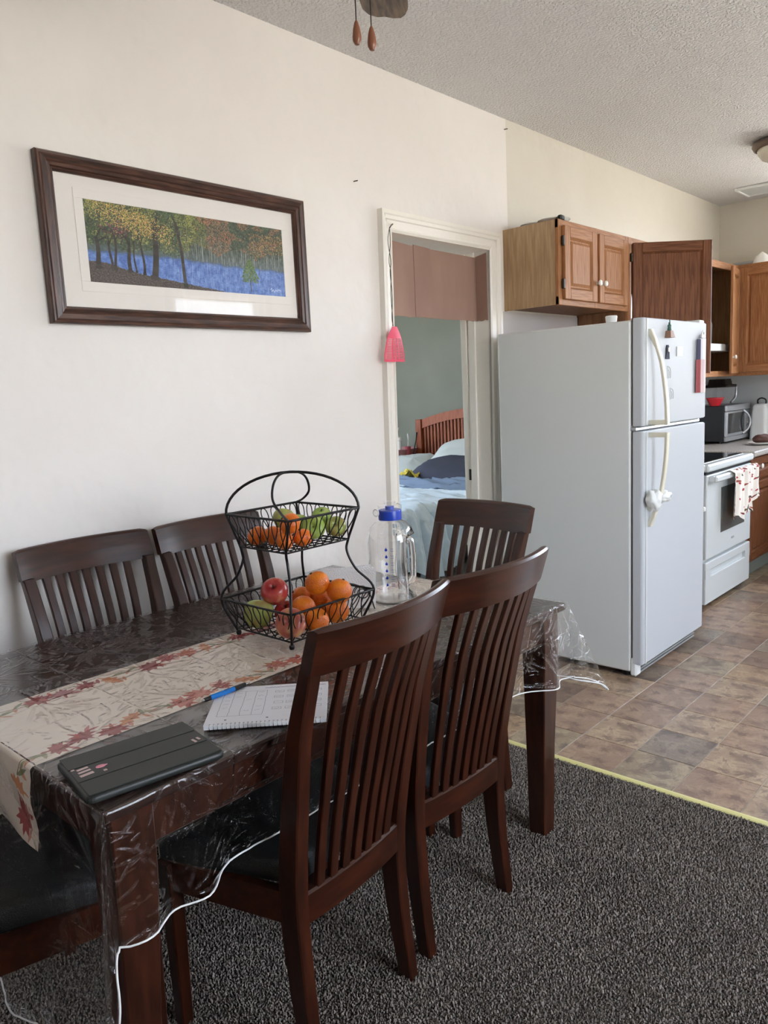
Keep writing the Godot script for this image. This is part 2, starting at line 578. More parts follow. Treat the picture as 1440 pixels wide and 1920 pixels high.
func shell() -> void:
	var g := G.new()
	# dining floor with carpet
	g.bb(Vector3(WX - 0.14, -0.12, STRIP), Vector3(RIGHT + 0.15, 0.0, BACKZ + 0.12))
	var cf := struct("floor", g, M.carpet)
	var tg := G.new()
	for k in 3:
		var a0 := TAU * k / 3.0; var a1 := TAU * (k + 1) / 3.0
		var p0 := Vector3(cos(a0), 0, sin(a0)) * 0.0026; var p1 := Vector3(cos(a1), 0, sin(a1)) * 0.0026
		var q0 := Vector3(p0.x * 0.8 + 0.0012, 0.0045, p0.z * 0.8); var q1 := Vector3(p1.x * 0.8 + 0.0012, 0.0045, p1.z * 0.8)
		tg.face([p0, p1, q1, q0], Vector3(0, 0.002, 0))
		tg.face([q0, q1, Vector3(0.002, 0.0062, 0)], Vector3(0, 0.002, 0))
	var mm := MultiMesh.new()
	mm.transform_format = MultiMesh.TRANSFORM_3D
	mm.use_colors = true
	mm.mesh = tg.mesh()
	var cells := []
	var sp := 0.0062
	var buf := PackedFloat32Array()
	var cnt := 0
	var pat := FastNoiseLite.new(); pat.seed = 41; pat.frequency = 2.2
	var nz := int((0.3 - STRIP - 0.016) / sp)
	for j in nz:
		var z := STRIP + 0.018 + sp * j
		for i in int(2.6 / sp):
			var x := -2.3 + sp * i
			if x > 0.3 * z + 0.55: break
			var an := rng.randf() * TAU
			var sc := rng.randf_range(0.75, 1.25)
			var tone := rng.randf_range(0.65, 1.35) * (1.0 + 0.12 * pat.get_noise_2d(x, z))
			var ca := cos(an) * sc; var sa := sin(an) * sc
			buf.append_array([ca, 0.0, sa, x + rng.randf_range(-0.003, 0.003), 0.0, sc * rng.randf_range(0.7, 1.2), 0.0, -0.0005, -sa, 0.0, ca, z + rng.randf_range(-0.003, 0.003), 0.24 * tone, 0.205 * tone, 0.176 * tone, 1.0])
			cnt += 1
	mm.instance_count = cnt
	mm.buffer = buf
	var pile := MultiMeshInstance3D.new()
	pile.name = "carpet_pile"
	pile.multimesh = mm
	var pm := mat("pile", Color.WHITE, 1.0)
	pm.vertex_color_use_as_albedo = true
	pm.specular_mode = BaseMaterial3D.SPECULAR_DISABLED
	pile.material_override = pm
	cf.add_child(pile)
	pile.set_meta("kind", "stuff")
	# kitchen floor: base and tiles
	g = G.new()
	g.bb(Vector3(WX - 0.14, -0.12, FARZ - 0.12), Vector3(RIGHT + 0.15, -0.002, STRIP))
	var fl := struct("floor_kitchen", g, M.vinyl_joint)
	var tile := G.new()
	tile.box(Vector3(0, -0.001, 0), Vector3(0.2215, 0.004, 0.2285), 0.0008)
	var tm := tile.mesh()
	for i in 10:
		for j in 19:
			var x := -0.985 - 0.2255 * (i - 3)
			var z := -2.667 - 0.2325 * (j - 1) - 0.115 + 0.0
			var cx := x - 0.1127
			if cx > 0.29 * z + 0.35 + 0.25 or cx < WX + 0.1: continue
			var o := inst("tile", tm, M["vinyl_tile_%d" % rng.randi_range(0, 6)], fl)
			o.position = Vector3(cx, 0, z)
			if rng.randf() < 0.5: o.rotation.y = PI
	# strip between the floors
	g = G.new()
	g.loft([PackedVector3Array([Vector3(-2.2, 0, STRIP - 0.014), Vector3(-2.2, 0.004, STRIP - 0.011), Vector3(-2.2, 0.006, STRIP), Vector3(-2.2, 0.004, STRIP + 0.011), Vector3(-2.2, 0, STRIP + 0.014)]), PackedVector3Array([Vector3(RIGHT, 0, STRIP - 0.014), Vector3(RIGHT, 0.004, STRIP - 0.011), Vector3(RIGHT, 0.006, STRIP), Vector3(RIGHT, 0.004, STRIP + 0.011), Vector3(RIGHT, 0, STRIP + 0.014)])])
	struct("trim_floor", g, M.yellow_strip)
	# long wall with the doorway; paint changes past the doorway
	g = G.new()
	wall_box(g, "z", WX - 0.14, WX, -3.61, BACKZ + 0.12, 0.0, CEIL, [[-3.435, -2.605, -1.0, 2.12]])
	struct("wall_left", g, M.wall_paint)
	g = G.new()
	wall_box(g, "z", WX - 0.14, WX, FARZ - 0.12, -3.61, 0.0, CEIL, [])
	struct("wall_kitchen", g, M.kitchen_paint)
	g = G.new()
	wall_box(g, "x", FARZ - 0.15, FARZ, WX, RIGHT + 0.15, 0.0, CEIL, [[-1.5, 0.8, 1.0, 2.6]])
	struct("wall_far", g, M.kitchen_paint)
	g = G.new()
	wall_box(g, "z", RIGHT, RIGHT + 0.15, FARZ, BACKZ, 0.0, CEIL, [[-5.08, -4.05, 1.62, 2.42], [-2.4, -0.75, 0.7, 2.35]])
	struct("wall_right", g, M.wall_paint)
	g = G.new()
	g.bb(Vector3(WX, 0.0, BACKZ), Vector3(RIGHT + 0.15, CEIL, BACKZ + 0.12))
	struct("wall_back", g, M.wall_paint)
	g = G.new()
	g.bb(Vector3(WX - 0.14, CEIL, FARZ - 0.12), Vector3(RIGHT + 0.15, CEIL + 0.12, BACKZ + 0.12))
	struct("ceiling", g, M.ceiling_texture)
	window("window_1", RIGHT, 1.0, -5.08, -4.05, 1.62, 2.42)
	window("window_2", RIGHT, 1.0, -2.4, -0.75, 0.7, 2.35)
	curtain()
	var wf := window("window_4", 0.0, 1.0, -1.5, 0.8, 1.0, 2.6)
	wf.transform = Transform3D(Basis(Vector3.UP, PI / 2), Vector3(0, 0, FARZ))
	# baseboard along the long wall
	g = G.new()
	g.bb(Vector3(WX, 0, -2.56), Vector3(WX + 0.015, 0.12, BACKZ), 0.004)
	struct("baseboard_left", g, M.trim_white)

func window(called: String, x: float, side: float, z0: float, z1: float, y0: float, y1: float) -> MeshInstance3D:
	var g := G.new()
	var xa := x - 0.02 * side; var xb := x + 0.15 * side
	var lo := minf(xa, xb); var hi := maxf(xa, xb)
	for b in [[z0 - 0.07, z0 + 0.02, y0 - 0.07, y1 + 0.07], [z1 - 0.02, z1 + 0.07, y0 - 0.07, y1 + 0.07]]:
		g.bb(Vector3(lo, b[2], b[0]), Vector3(x, b[3], b[1]), 0.004)
	g.bb(Vector3(lo, y1 - 0.02, z0), Vector3(x, y1 + 0.07, z1), 0.004)
	g.bb(Vector3(lo - 0.03 * side, y0 - 0.03, z0 - 0.09), Vector3(x, y0, z1 + 0.09), 0.004)
	var o := struct(called, g, M.trim_white)
	var xm := x + 0.07 * side
	var ym := (y0 + y1) / 2
	for s in [[y0, ym + 0.02, 0.012], [ym - 0.02, y1, -0.012]]:
		g = G.new()
		var xs: float = xm + s[2] * -side
		g.bb(Vector3(xs - 0.012, s[0], z0), Vector3(xs + 0.012, s[1], z0 + 0.04), 0.003)
		g.bb(Vector3(xs - 0.012, s[0], z1 - 0.04), Vector3(xs + 0.012, s[1], z1), 0.003)
		g.bb(Vector3(xs - 0.012, s[0], z0), Vector3(xs + 0.012, s[0] + 0.04, z1), 0.003)
		g.bb(Vector3(xs - 0.012, s[1] - 0.04, z0), Vector3(xs + 0.012, s[1], z1), 0.003)
		var sash := part("sash", g, M.trim_white, o)
		g = G.new()
		g.face([Vector3(xs, s[0] + 0.04, z0 + 0.04), Vector3(xs, s[0] + 0.04, z1 - 0.04), Vector3(xs, s[1] - 0.04, z1 - 0.04), Vector3(xs, s[1] - 0.04, z0 + 0.04)])
		part("pane", g, M.window_glass, sash)
	return o

# ---------------------------------------------------------------- doorway
func casing_strip(g: G, a: Vector3, b: Vector3, c: Vector3, d: Vector3, prof: Array) -> void:
	# inner edge a->b, outer edge d->c (same ends); profile [t from inner to outer, depth out of the wall]
	var secs := []
	for e in 2:
		var inn: Vector3 = a if e == 0 else b
		var out: Vector3 = d if e == 0 else c
		var ps := PackedVector3Array([inn])
		for p in prof:
			ps.append(inn.lerp(out, p[0]) + Vector3(p[1], 0, 0))
		ps.append(out)
		secs.append(ps)
	g.loft(secs)

func doorway() -> void:
	# the old casing leans a little, so the edges are given at floor and head
	var il0 := Vector3(WX, 0, -2.612); var il1 := Vector3(WX, 2.112, -2.660)
	var ol0 := Vector3(WX, 0, -2.535); var ol1 := Vector3(WX, 2.203, -2.585)
	var ir0 := Vector3(WX, 0, -3.385); var ir1 := Vector3(WX, 2.118, -3.415)
	var or0 := Vector3(WX, 0, -3.455); var or1 := Vector3(WX, 2.198, -3.510)
	var prof := [[0.0, 0.014], [0.10, 0.020], [0.16, 0.020], [0.20, 0.014], [0.55, 0.016], [0.60, 0.022], [0.75, 0.026], [0.82, 0.030], [1.0, 0.030]]
	var g := G.new()
	casing_strip(g, il0, il1, ol1, ol0, prof)
	var t := struct("trim_door", g, M.trim_white)
	g = G.new()
	casing_strip(g, ir0, ir1, or1, or0, prof)
	part("side_casing", g, M.trim_white, t)
	g = G.new()
	casing_strip(g, il1, ir1, or1, ol1, prof)
	part("head_casing", g, M.trim_white, t)
	# jambs and stop
	for s in [[il0, il1, 1.0], [ir0, ir1, -1.0]]:
		g = G.new()
		var q: float = s[2] * 0.06
		var jp := []
		for p in [s[0], s[1]]:
			jp.append(PackedVector3Array([p + Vector3(0.012, 0, 0), p + Vector3(-0.16, 0, 0), p + Vector3(-0.16, 0, q), p + Vector3(0.012, 0, q)]))
		g.loft(jp)
		part("jamb", g, M.trim_white, t)
		g = G.new()
		jp = []
		for p in [s[0], s[1]]:
			jp.append(PackedVector3Array([p + Vector3(-0.085, 0, 0), p + Vector3(-0.125, 0, 0), p + Vector3(-0.125, 0, -q * 0.2), p + Vector3(-0.085, 0, -q * 0.2)]))
		g.loft(jp)
		part("door_stop", g, M.trim_white, t)
	g = G.new()
	g.bb(Vector3(WX - 0.16, 2.112, -3.42), Vector3(WX + 0.012, 2.13, -2.65))
	part("head_jamb", g, M.trim_white, t)
	# latch plate
	g = G.new()
	g.bb(Vector3(WX - 0.145, 0.915, -3.396), Vector3(WX - 0.125, 0.975, -3.393))
	part("strike_plate", g, M.hinge_metal, t)
	# bedroom side casing on the right
	g = G.new()
	g.bb(Vector3(WX - 0.18, 0, -3.48), Vector3(WX - 0.14, 2.2, -3.40), 0.004)
	part("back_casing", g, M.trim_white, t)
	# cardboard closing the top of the opening
	var base := Vector3(WX - 0.07, 1.755, -3.03)
	var cb := thing("cardboard_panel", base, "brown cardboard panel closing the top of the doorway", "panel")
	var zs := [-2.672, -2.905, -3.03, -3.405]
	var edge := FastNoiseLite.new(); edge.seed = 4; edge.frequency = 30.0
	for k in 3:
		g = G.new()
		var poly := [Vector2(zs[k] - 0.001, 2.098 + (0.0 if k > 0 else -0.008))]
		poly = []
		var nn := 14
		for i in nn + 1:
			var z: float = lerpf(zs[k], zs[k + 1], float(i) / nn)
			poly.append(Vector2(z, 1.762 + 0.005 * edge.get_noise_1d(z)))
		poly.append(Vector2(zs[k + 1], 2.092 if k < 2 else 2.085))
		poly.append(Vector2(zs[k], [2.106, 2.098, 2.09][k]))
		g.prism(poly, Vector3(WX - 0.072 + 0.002 * (k % 2), 0, 0), Vector3(0, 0, 1), Vector3(0, 1, 0), Vector3(-0.004, 0, 0))
		part("sheet", g, M.cardboard_brown, cb)
	g = G.new()
	var fp := []
	for i in 9:
		var x := -0.07 + 0.0087 * i
		fp.append(Vector2(x, 1.762 + 0.006 * edge.get_noise_1d(x + 5.0)))
	fp.append(Vector2(0.0, 2.10)); fp.append(Vector2(-0.07, 2.088))
	g.prism(fp, Vector3(WX, 0, -3.404), Vector3(1, 0, 0), Vector3(0, 1, 0), Vector3(0, 0, -0.003))
	part("side_flap", g, M.cardboard_brown, cb)

# creased plastic: ridges splatted along random lines, fanning out of the middle of every packing square
func wrinkle_tex() -> ImageTexture:
	var n := 1024
	var a := PackedFloat32Array(); a.resize(n * n)
	var r := RandomNumberGenerator.new(); r.seed = 77
	var segs := []
	for cx in 2:
		for cy in 2:
			var c := Vector2(256 + 512 * cx, 256 + 512 * cy)
			for k in 9:
				var d := Vector2.from_angle(TAU * k / 9.0 + r.randf_range(-0.25, 0.25))
				segs.append([c + d * 20.0, d, r.randf_range(150, 300), r.randf_range(5, 9), r.randf_range(0.5, 1.0)])
	for k in 420:
		var p := Vector2(r.randf() * n, r.randf() * n)
		var cell := Vector2(256 + 512 * floorf(p.x / 512.0), 256 + 512 * floorf(p.y / 512.0))
		var d := (p - cell).normalized().rotated(r.randf_range(-0.9, 0.9))
		segs.append([p, d, r.randf_range(30, 130), r.randf_range(3.5, 8.0), r.randf_range(-0.9, 0.9)])
	for s in segs:
		var len: float = s[2]
		var w: float = s[3]
		var bend := r.randf_range(-0.004, 0.004)
		var q: Vector2 = s[0]; var d: Vector2 = s[1]
		for t in int(len):
			var side := Vector2(-d.y, d.x)
			var env: float = s[4] * sin(PI * t / len)
			for e in range(-int(w * 2.2), int(w * 2.2) + 1):
				var at := q + side * e
				var i := posmod(int(at.y), n) * n + posmod(int(at.x), n)
				var v := env * exp(-e * e / (w * w))
				if absf(v) > absf(a[i]): a[i] = v
			q += d
			d = d.rotated(bend)
	# packing folds
	for k in n:
		for e in range(-7, 8):
			var v := 0.9 * maxf(0.0, 1.0 - absf(e) / 7.0)
			for b in [0, 512]:
				var i1 := posmod(b + e, n) * n + k; var i2 := k * n + posmod(b + e, n)
				a[i1] = maxf(a[i1], v); a[i2] = maxf(a[i2], v)
	for i in a.size(): a[i] = 0.5 + 0.5 * a[i]
	var im := Image.create_from_data(n, n, false, Image.FORMAT_RF, a.to_byte_array())
	return ImageTexture.create_from_image(im)

# sheer curtain hanging in front of the kitchen side window
func curtain() -> void:
	var t := thing("sheer_curtain", Vector3(RIGHT - 0.06, 1.5, -4.565), "white lace curtain at the kitchen side window", "curtain")
	var m := mat("lace", Color(0.92, 0.92, 0.92, 0.5), 0.9)
	m.transparency = BaseMaterial3D.TRANSPARENCY_ALPHA
	m.backlight_enabled = true; m.backlight = Color(0.35, 0.35, 0.35)
	var g := G.new()
	var rows := []
	for j in 12:
		var row := PackedVector3Array()
		for i in 90:
			var z := lerpf(-5.2, -3.93, i / 89.0)
			row.append(Vector3(RIGHT - 0.06 + 0.018 * sin(z * 60.0) + 0.006 * sin(z * 23.0), lerpf(2.5, 1.5, j / 11.0), z))
		rows.append(row)
	g.grid(rows)
	part("lace_panel", g, m, t)
	g = G.new()
	g.tube(PackedVector3Array([Vector3(RIGHT - 0.06, 2.51, -5.26), Vector3(RIGHT - 0.06, 2.51, -4.56), Vector3(RIGHT - 0.06, 2.51, -3.87)]), 0.01, 10)
	part("rod", g, M.white_plastic, t)
	for z in [-5.24, -3.89]:
		g = G.new()
		g.bb(Vector3(RIGHT - 0.07, 2.50, z - 0.01), Vector3(RIGHT, 2.52, z + 0.01))
		part("bracket", g, M.white_plastic, t)
# ---------------------------------------------------------------- bedroom beyond the door
func pillow(g: G, c: Vector3, s: Vector3, bas: Basis, seed_: int) -> void:
	var f := FastNoiseLite.new(); f.seed = seed_; f.frequency = 3.0
	var rows := []
	for j in 17:
		var ring := PackedVector3Array()
		var b := lerpf(-PI / 2, PI / 2, j / 16.0)
		for i in 32:
			var a := TAU * i / 32.0
			var cx := cos(a); var cz := sin(a)
			var k := pow(pow(absf(cx), 4.0) + pow(absf(cz), 4.0), -0.25)
			var r := pow(cos(b), 0.45)
			var p := Vector3(cx * k * r, sin(b) * (1.0 - 0.35 * pow(r, 6.0)), cz * k * r)
			p = Vector3(p.x * s.x / 2, p.y * s.y / 2, p.z * s.z / 2)
			p += p.normalized() * (f.get_noise_3dv((p + c) * 1.4) * 0.03 + absf(f.get_noise_3dv((p - c) * Vector3(2.0, 5.0, 5.0))) * 0.02)
			ring.append(c + bas * p)
		rows.append(ring)
	g.grid(rows, true, false)

func bedroom() -> void:
	var bx := -6.3; var bz0 := -5.92; var bz1 := -1.6
	var g := G.new()
	g.bb(Vector3(bx - 0.12, -0.12, bz0 - 0.12), Vector3(WX - 0.14, 0.0, bz1 + 0.12))
	struct("floor_bedroom", g, M.bedroom_floor)
	g = G.new()
	g.bb(Vector3(bx, 0, bz0 - 0.12), Vector3(WX - 0.14, CEIL, bz0))
	struct("wall_bedroom_end", g, M.sage_paint)
	g = G.new()
	wall_box(g, "z", bx - 0.12, bx, bz0 - 0.12, bz1 + 0.12, 0, CEIL, [[-4.6, -2.5, 0.7, 2.45]])
	struct("wall_bedroom_left", g, M.sage_paint)
	g = G.new()
	g.bb(Vector3(bx, 0, bz1), Vector3(WX - 0.14, CEIL, bz1 + 0.12))
	struct("wall_bedroom_back", g, M.sage_paint)
	g = G.new()
	g.bb(Vector3(bx - 0.12, CEIL, bz0 - 0.12), Vector3(WX - 0.14, CEIL + 0.12, bz1 + 0.12))
	struct("ceiling_bedroom", g, M.ceiling_texture)
	window("window_3", bx, -1.0, -4.6, -2.5, 0.7, 2.45)
	g = G.new()
	g.bb(Vector3(bx, 0, bz0), Vector3(WX - 0.14, 0.13, bz0 + 0.018), 0.004)
	struct("baseboard_bedroom", g, M.trim_white)

	# bed
	var x0 := -4.93; var x1 := -3.45; var zh := -5.85
	var bed := thing("bed", Vector3((x0 + x1) / 2, 0, -4.7), "bed with arched slatted wooden headboard seen through the doorway", "bed")
	var arch := func(x: float) -> float:
		var t: float = (x - x0) / (x1 - x0) * 2 - 1
		return 1.12 + 0.125 * (1 - t * t)
	for x in [x0 + 0.035, x1 - 0.035]:
		g = G.new()
		g.bb(Vector3(x - 0.035, 0, zh - 0.03), Vector3(x + 0.035, 1.145, zh + 0.04), 0.004)
		part("post", g, M.headboard_wood, bed)
	g = G.new()
	var secs := []
	for i in 25:
		var x := lerpf(x0 + 0.07, x1 - 0.07, i / 24.0)
		var y: float = arch.call(x)
		secs.append(PackedVector3Array([Vector3(x, y - 0.085, zh - 0.015), Vector3(x, y, zh - 0.015), Vector3(x, y, zh + 0.025), Vector3(x, y - 0.085, zh + 0.025)]))
	g.loft(secs)
	part("top_rail", g, M.headboard_wood, bed)
	for i in 32:
		var x := x0 + 0.095 + 0.0416 * i
		g = G.new()
		g.bb(Vector3(x - 0.0125, 0.45, zh - 0.008), Vector3(x + 0.0125, arch.call(x) - 0.08, zh + 0.012), 0.003)
		part("slat", g, M.headboard_wood, bed)
	g = G.new()
	g.bb(Vector3(x0 + 0.07, 0.38, zh - 0.01), Vector3(x1 - 0.07, 0.48, zh + 0.02), 0.003)
	part("bottom_rail", g, M.headboard_wood, bed)
	g = G.new()
	g.bb(Vector3(x0 + 0.02, 0.3, -5.8), Vector3(x1 - 0.02, 0.58, -3.72), 0.05)
	part("mattress", g, M.pillow_grey, bed)
	g = G.new()
	g.bb(Vector3(x0 + 0.05, 0.12, -5.8), Vector3(x1 - 0.09, 0.3, -3.75), 0.01)
	part("bed_base", g, M.dark_gap, bed)
	# comforter with folds hanging over the side
	var f := FastNoiseLite.new(); f.seed = 9; f.frequency = 1.0; f.fractal_octaves = 3
	var fr := FastNoiseLite.new(); fr.seed = 10; fr.frequency = 4.0; fr.fractal_type = FastNoiseLite.FRACTAL_RIDGED; fr.fractal_octaves = 3; fr.domain_warp_enabled = true; fr.domain_warp_amplitude = 0.2; fr.domain_warp_frequency = 3.0
	g = G.new()
	var rows := []
	for j in 220:
		var z := lerpf(-5.0, -3.62, j / 219.0)
		var row := PackedVector3Array()
		var hem := 0.20 + 0.09 * sin((z + 4.12) * 5.5 - 1.6) + 0.03 * sin(z * 19.0)
		hem = clampf(hem, 0.12, 0.36)
		var folds := sin(z * 44.0 + 4.0 * f.get_noise_1d(z * 6.0)) * 0.4 + 0.1 * sin(z * 97.0) + 0.5
		for i in 70:
			var u := i / 69.0
			var p: Vector3
			var top := 0.60 + 0.03 * f.get_noise_2d(u * 5.0, z * 5.0) + 0.022 * (folds - 0.5) * smoothstep(0.2, 0.55, u) + 0.018 * fr.get_noise_2d(u * 1.2, z * 1.6)
			if u < 0.55:
				p = Vector3(lerpf(x0 - 0.02, x1 - 0.03, u / 0.55), top, z)
			elif u < 0.65:
				var t := (u - 0.55) / 0.1 * PI / 2
				p = Vector3(x1 - 0.03 + 0.07 * sin(t) + 0.02 * (folds - 0.5) * sin(t), top - 0.07 + 0.07 * cos(t), z)
			else:
				var t := (u - 0.65) / 0.35
				p = Vector3(x1 + 0.04 + 0.05 * t + (0.06 + 0.10 * t) * (folds - 0.5) + 0.015 * fr.get_noise_2d(z * 2.0, t * 0.5), lerpf(top - 0.07, hem, t), z)
			row.append(p)
		rows.append(row)
	g.grid(rows)
	part("comforter", g, M.bed_sheet, bed)
	g = G.new()
	rows = []
	for j in 60:
		var z := lerpf(-5.42, -4.86, j / 59.0)
		var row := PackedVector3Array()
		for i in 50:
			var u := i / 49.0
			var x := lerpf(x0 - 0.02, x1 + 0.03, minf(1.0, u / 0.85))
			var fold := 0.05 * f.get_noise_2d(u * 2.5, z * 14.0) + 0.03 * fr.get_noise_2d(u * 0.6, z * 2.4)
			var y := 0.61 + 0.05 * sin((z + 5.42) / 0.56 * PI) + fold
			if u > 0.85: y -= (u - 0.85) / 0.15 * 0.12; x += 0.03
			row.append(Vector3(x, y, z))
		rows.append(row)
	g.grid(rows)
	part("folded_blanket", g, M.blanket_blue, bed)
	# pillows lie on the bed
	g = G.new()
	pillow(g, Vector3(-4.08, 0.80, -5.62), Vector3(0.92, 0.24, 0.46), Basis(Vector3(1, 0, 0), 0.55), 3)
	single("pillow", g, M.pillow_grey, Vector3(-4.08, 0.68, -5.62), "large pale grey pillow against the slatted headboard", "pillow")
	g = G.new()
	pillow(g, Vector3(-4.66, 0.70, -5.45), Vector3(0.5, 0.2, 0.42), Basis(Vector3(1, 0, 0), 0.35).rotated(Vector3.UP, 0.5), 5)
	single("pillow", g, M.pillow_grey, Vector3(-4.66, 0.6, -5.45), "small pale grey pillow beside the pink tub", "pillow")
	g = G.new()
	pillow(g, Vector3(-4.07, 0.72, -5.30), Vector3(0.84, 0.16, 0.42), Basis(Vector3(1, 0, 0), 0.35), 7)
	single("pillow", g, M.pillow_dark, Vector3(-4.07, 0.64, -5.3), "dark navy pillow in front of the pale pillows", "pillow")
	g = G.new()
	rows = []
	for j in 14:
		var row := PackedVector3Array()
		for i in 18:
			var u := i / 17.0; var w := j / 13.0
			row.append(Vector3(-4.55 + 0.24 * u, 0.68 + 0.07 * absf(f.get_noise_2d(u * 9.0 + 3.0, w * 9.0)) + 0.03 * sin(u * 7.0) * sin(w * 5.0), -5.18 + 0.12 * w))
		rows.append(row)
	g.grid(rows)
	single("cloth", g, M.yellow_cloth, Vector3(-4.43, 0.66, -5.12), "crumpled yellow cloth lying on the bed", "cloth")
	# bedside stand with tub
	var st := thing("bedside_stand", Vector3(-5.230, 0, -5.690), "dark bedside stand under the pink tub", "stand")
	g = G.new()
	g.bb(Vector3(-5.500, 0.7, -5.88), Vector3(-4.940, 0.74, -5.38), 0.005)
	part("top", g, M.bedside_dark, st)
	for q in [[-5.47, -5.85], [-4.97, -5.85], [-5.47, -5.47], [-4.97, -5.47]]:
		g = G.new()
		g.bb(Vector3(q[0] - 0.02, 0, q[1] - 0.02), Vector3(q[0] + 0.02, 0.7, q[1] + 0.02))
		part("leg", g, M.bedside_dark, st)
	g = G.new()
	g.bb(Vector3(-5.480, 0.2, -5.86), Vector3(-4.960, 0.7, -5.4))
	part("body", g, M.bedside_dark, st)
	g = G.new()
	g.lathe([Vector2(0.0, 0.742), Vector2(0.2, 0.742), Vector2(0.235, 0.86), Vector2(0.242, 0.862), Vector2(0.242, 0.868), Vector2(0.228, 0.866), Vector2(0.2, 0.80), Vector2(0.0, 0.80)], 40, Vector3(-5.120, 0, -5.690))
	single("tub", g, M.pink_bin, Vector3(-5.120, 0.742, -5.690), "dusty pink oval tub on the bedside stand", "tub")
	var bt := thing("pump_bottle", Vector3(-5.060, 0.80, -5.650), "green bottle with a tall white pump in the pink tub", "bottle")
	g = G.new()
	g.lathe([Vector2(0, 0.80), Vector2(0.042, 0.80), Vector2(0.042, 0.955), Vector2(0.03, 0.97), Vector2(0, 0.972)], 20, Vector3(-5.060, 0, -5.650))
	part("body", g, M.bottle_green, bt)
	g = G.new()
	g.lathe([Vector2(0.03, 0.965), Vector2(0.05, 0.968), Vector2(0.03, 1.0), Vector2(0.024, 1.03), Vector2(0.04, 1.06), Vector2(0.04, 1.075), Vector2(0, 1.076)], 20, Vector3(-5.060, 0, -5.650))
	part("pump", g, M.white_plastic, bt)
	g = G.new()
	g.lathe([Vector2(0, 0.80), Vector2(0.036, 0.80), Vector2(0.036, 0.905), Vector2(0.02, 0.92), Vector2(0.016, 0.955), Vector2(0, 0.957)], 18, Vector3(-5.160, 0, -5.670))
	single("bottle", g, M.bottle_blue, Vector3(-5.160, 0.8, -5.670), "small dark blue bottle left of the green pump bottle", "bottle")
	g = G.new()
	g.lathe([Vector2(0, 0.80), Vector2(0.024, 0.80), Vector2(0.03, 0.895), Vector2(0.027, 0.895), Vector2(0.022, 0.81), Vector2(0, 0.81)], 18, Vector3(-4.900, 0, -5.650))
	single("cup", g, mat("cup_rose", c8(176, 78, 92), 0.4), Vector3(-4.900, 0.8, -5.650), "small rose red cup standing in the pink tub", "cup")
	g = G.new()
	g.lathe([Vector2(0, 0.80), Vector2(0.018, 0.80), Vector2(0.018, 0.95), Vector2(0.024, 0.955), Vector2(0.024, 0.985), Vector2(0, 0.987)], 14, Vector3(-4.955, 0, -5.590))
	single("bottle", g, M.white_plastic, Vector3(-4.955, 0.8, -5.590), "little white bottle beside the rose red cup", "bottle")
	g = G.new()
	g.tube(PackedVector3Array([Vector3(-4.910, 0.82, -5.650), Vector3(-4.890, 0.95, -5.650), Vector3(-4.885, 1.02, -5.640)]), [0.006, 0.005, 0.008], 8)
	single("toothbrush", g, M.white_plastic, Vector3(-4.910, 0.8, -5.650), "white toothbrush standing in the rose red cup", "toothbrush")
	g = G.new()
	g.tube(PackedVector3Array([Vector3(-4.860, 0.8, -5.670), Vector3(-4.810, 0.95, -5.670), Vector3(-4.785, 1.03, -5.660)]), [0.005, 0.005, 0.008], 8)
	single("toothbrush", g, M.black_plastic, Vector3(-4.860, 0.8, -5.670), "dark toothbrush leaning out of the pink tub", "toothbrush")

# ---------------------------------------------------------------- kitchen
const FACE_X := Vector3(0, 0, -1)  # width direction of fronts on the long wall

# framed door: width along local x, height along local y, face towards local z
func cab_door(parent: Node3D, called: String, tr: Transform3D, w: float, h: float, knob_at, m: Material, ma: Material, hinges: Array, recessed := false) -> MeshInstance3D:
	var g := G.new()
	var fr := 0.055
	g.bb(Vector3(0.004, 0.004, 0.001), Vector3(w - 0.004, h - 0.004, 0.006))
	var o := local(called, g, m, parent)
	o.transform = tr
	for x in [0.0, w - fr]:
		g = G.new()
		g.bb(Vector3(x, 0, 0), Vector3(x + fr, h, 0.02), 0.003)
		local("stile", g, m, o)
	for y in [0.0, h - fr]:
		g = G.new()
		g.bb(Vector3(fr, y, 0), Vector3(w - fr, y + fr, 0.0195), 0.003)
		local("rail", g, ma, o)
	g = G.new()
	var a := fr; var b := w - fr; var c := fr; var d := h - fr
	var q := 0.006; var z0 := 0.008; var z1 := 0.017 if not recessed else 0.009
	var r := 0.028 if not recessed else 0.012
	# moulding slope, groove and raised field
	var rings := []
	for s in [[0.0, 0.0185], [q, 0.012], [q + 0.003, z0], [q + 0.008, z0], [r, z1], [minf(b - a, d - c) / 2 - 0.001, z1]]:
		rings.append([Vector3(a + s[0], c + s[0], s[1]), Vector3(b - s[0], c + s[0], s[1]), Vector3(b - s[0], d - s[0], s[1]), Vector3(a + s[0], d - s[0], s[1])])
	for k in rings.size() - 1:
		for e in 4:
			g.face([rings[k][e], rings[k][(e + 1) % 4], rings[k + 1][(e + 1) % 4], rings[k + 1][e]], Vector3((a + b) / 2, (c + d) / 2, -3.0))
	g.face(rings[-1], Vector3((a + b) / 2, (c + d) / 2, -1))
	local("panel", g, m, o)
	if knob_at != null:
		g = G.new()
		g.lathe([Vector2(0, 0.02), Vector2(0.008, 0.02), Vector2(0.007, 0.03), Vector2(0.013, 0.035), Vector2(0.016, 0.042), Vector2(0.012, 0.048), Vector2(0, 0.05)], 16, Vector3(knob_at.x, knob_at.y, 0), Basis(Vector3(1, 0, 0), PI / 2))
		local("knob", g, M.porcelain, o)
	for hy in hinges:
		g = G.new()
		g.box(Vector3(-0.006, hy, 0.012), Vector3(0.014, 0.05, 0.016), 0.003)
		local("hinge", g, M.hinge_metal, o)
	return o

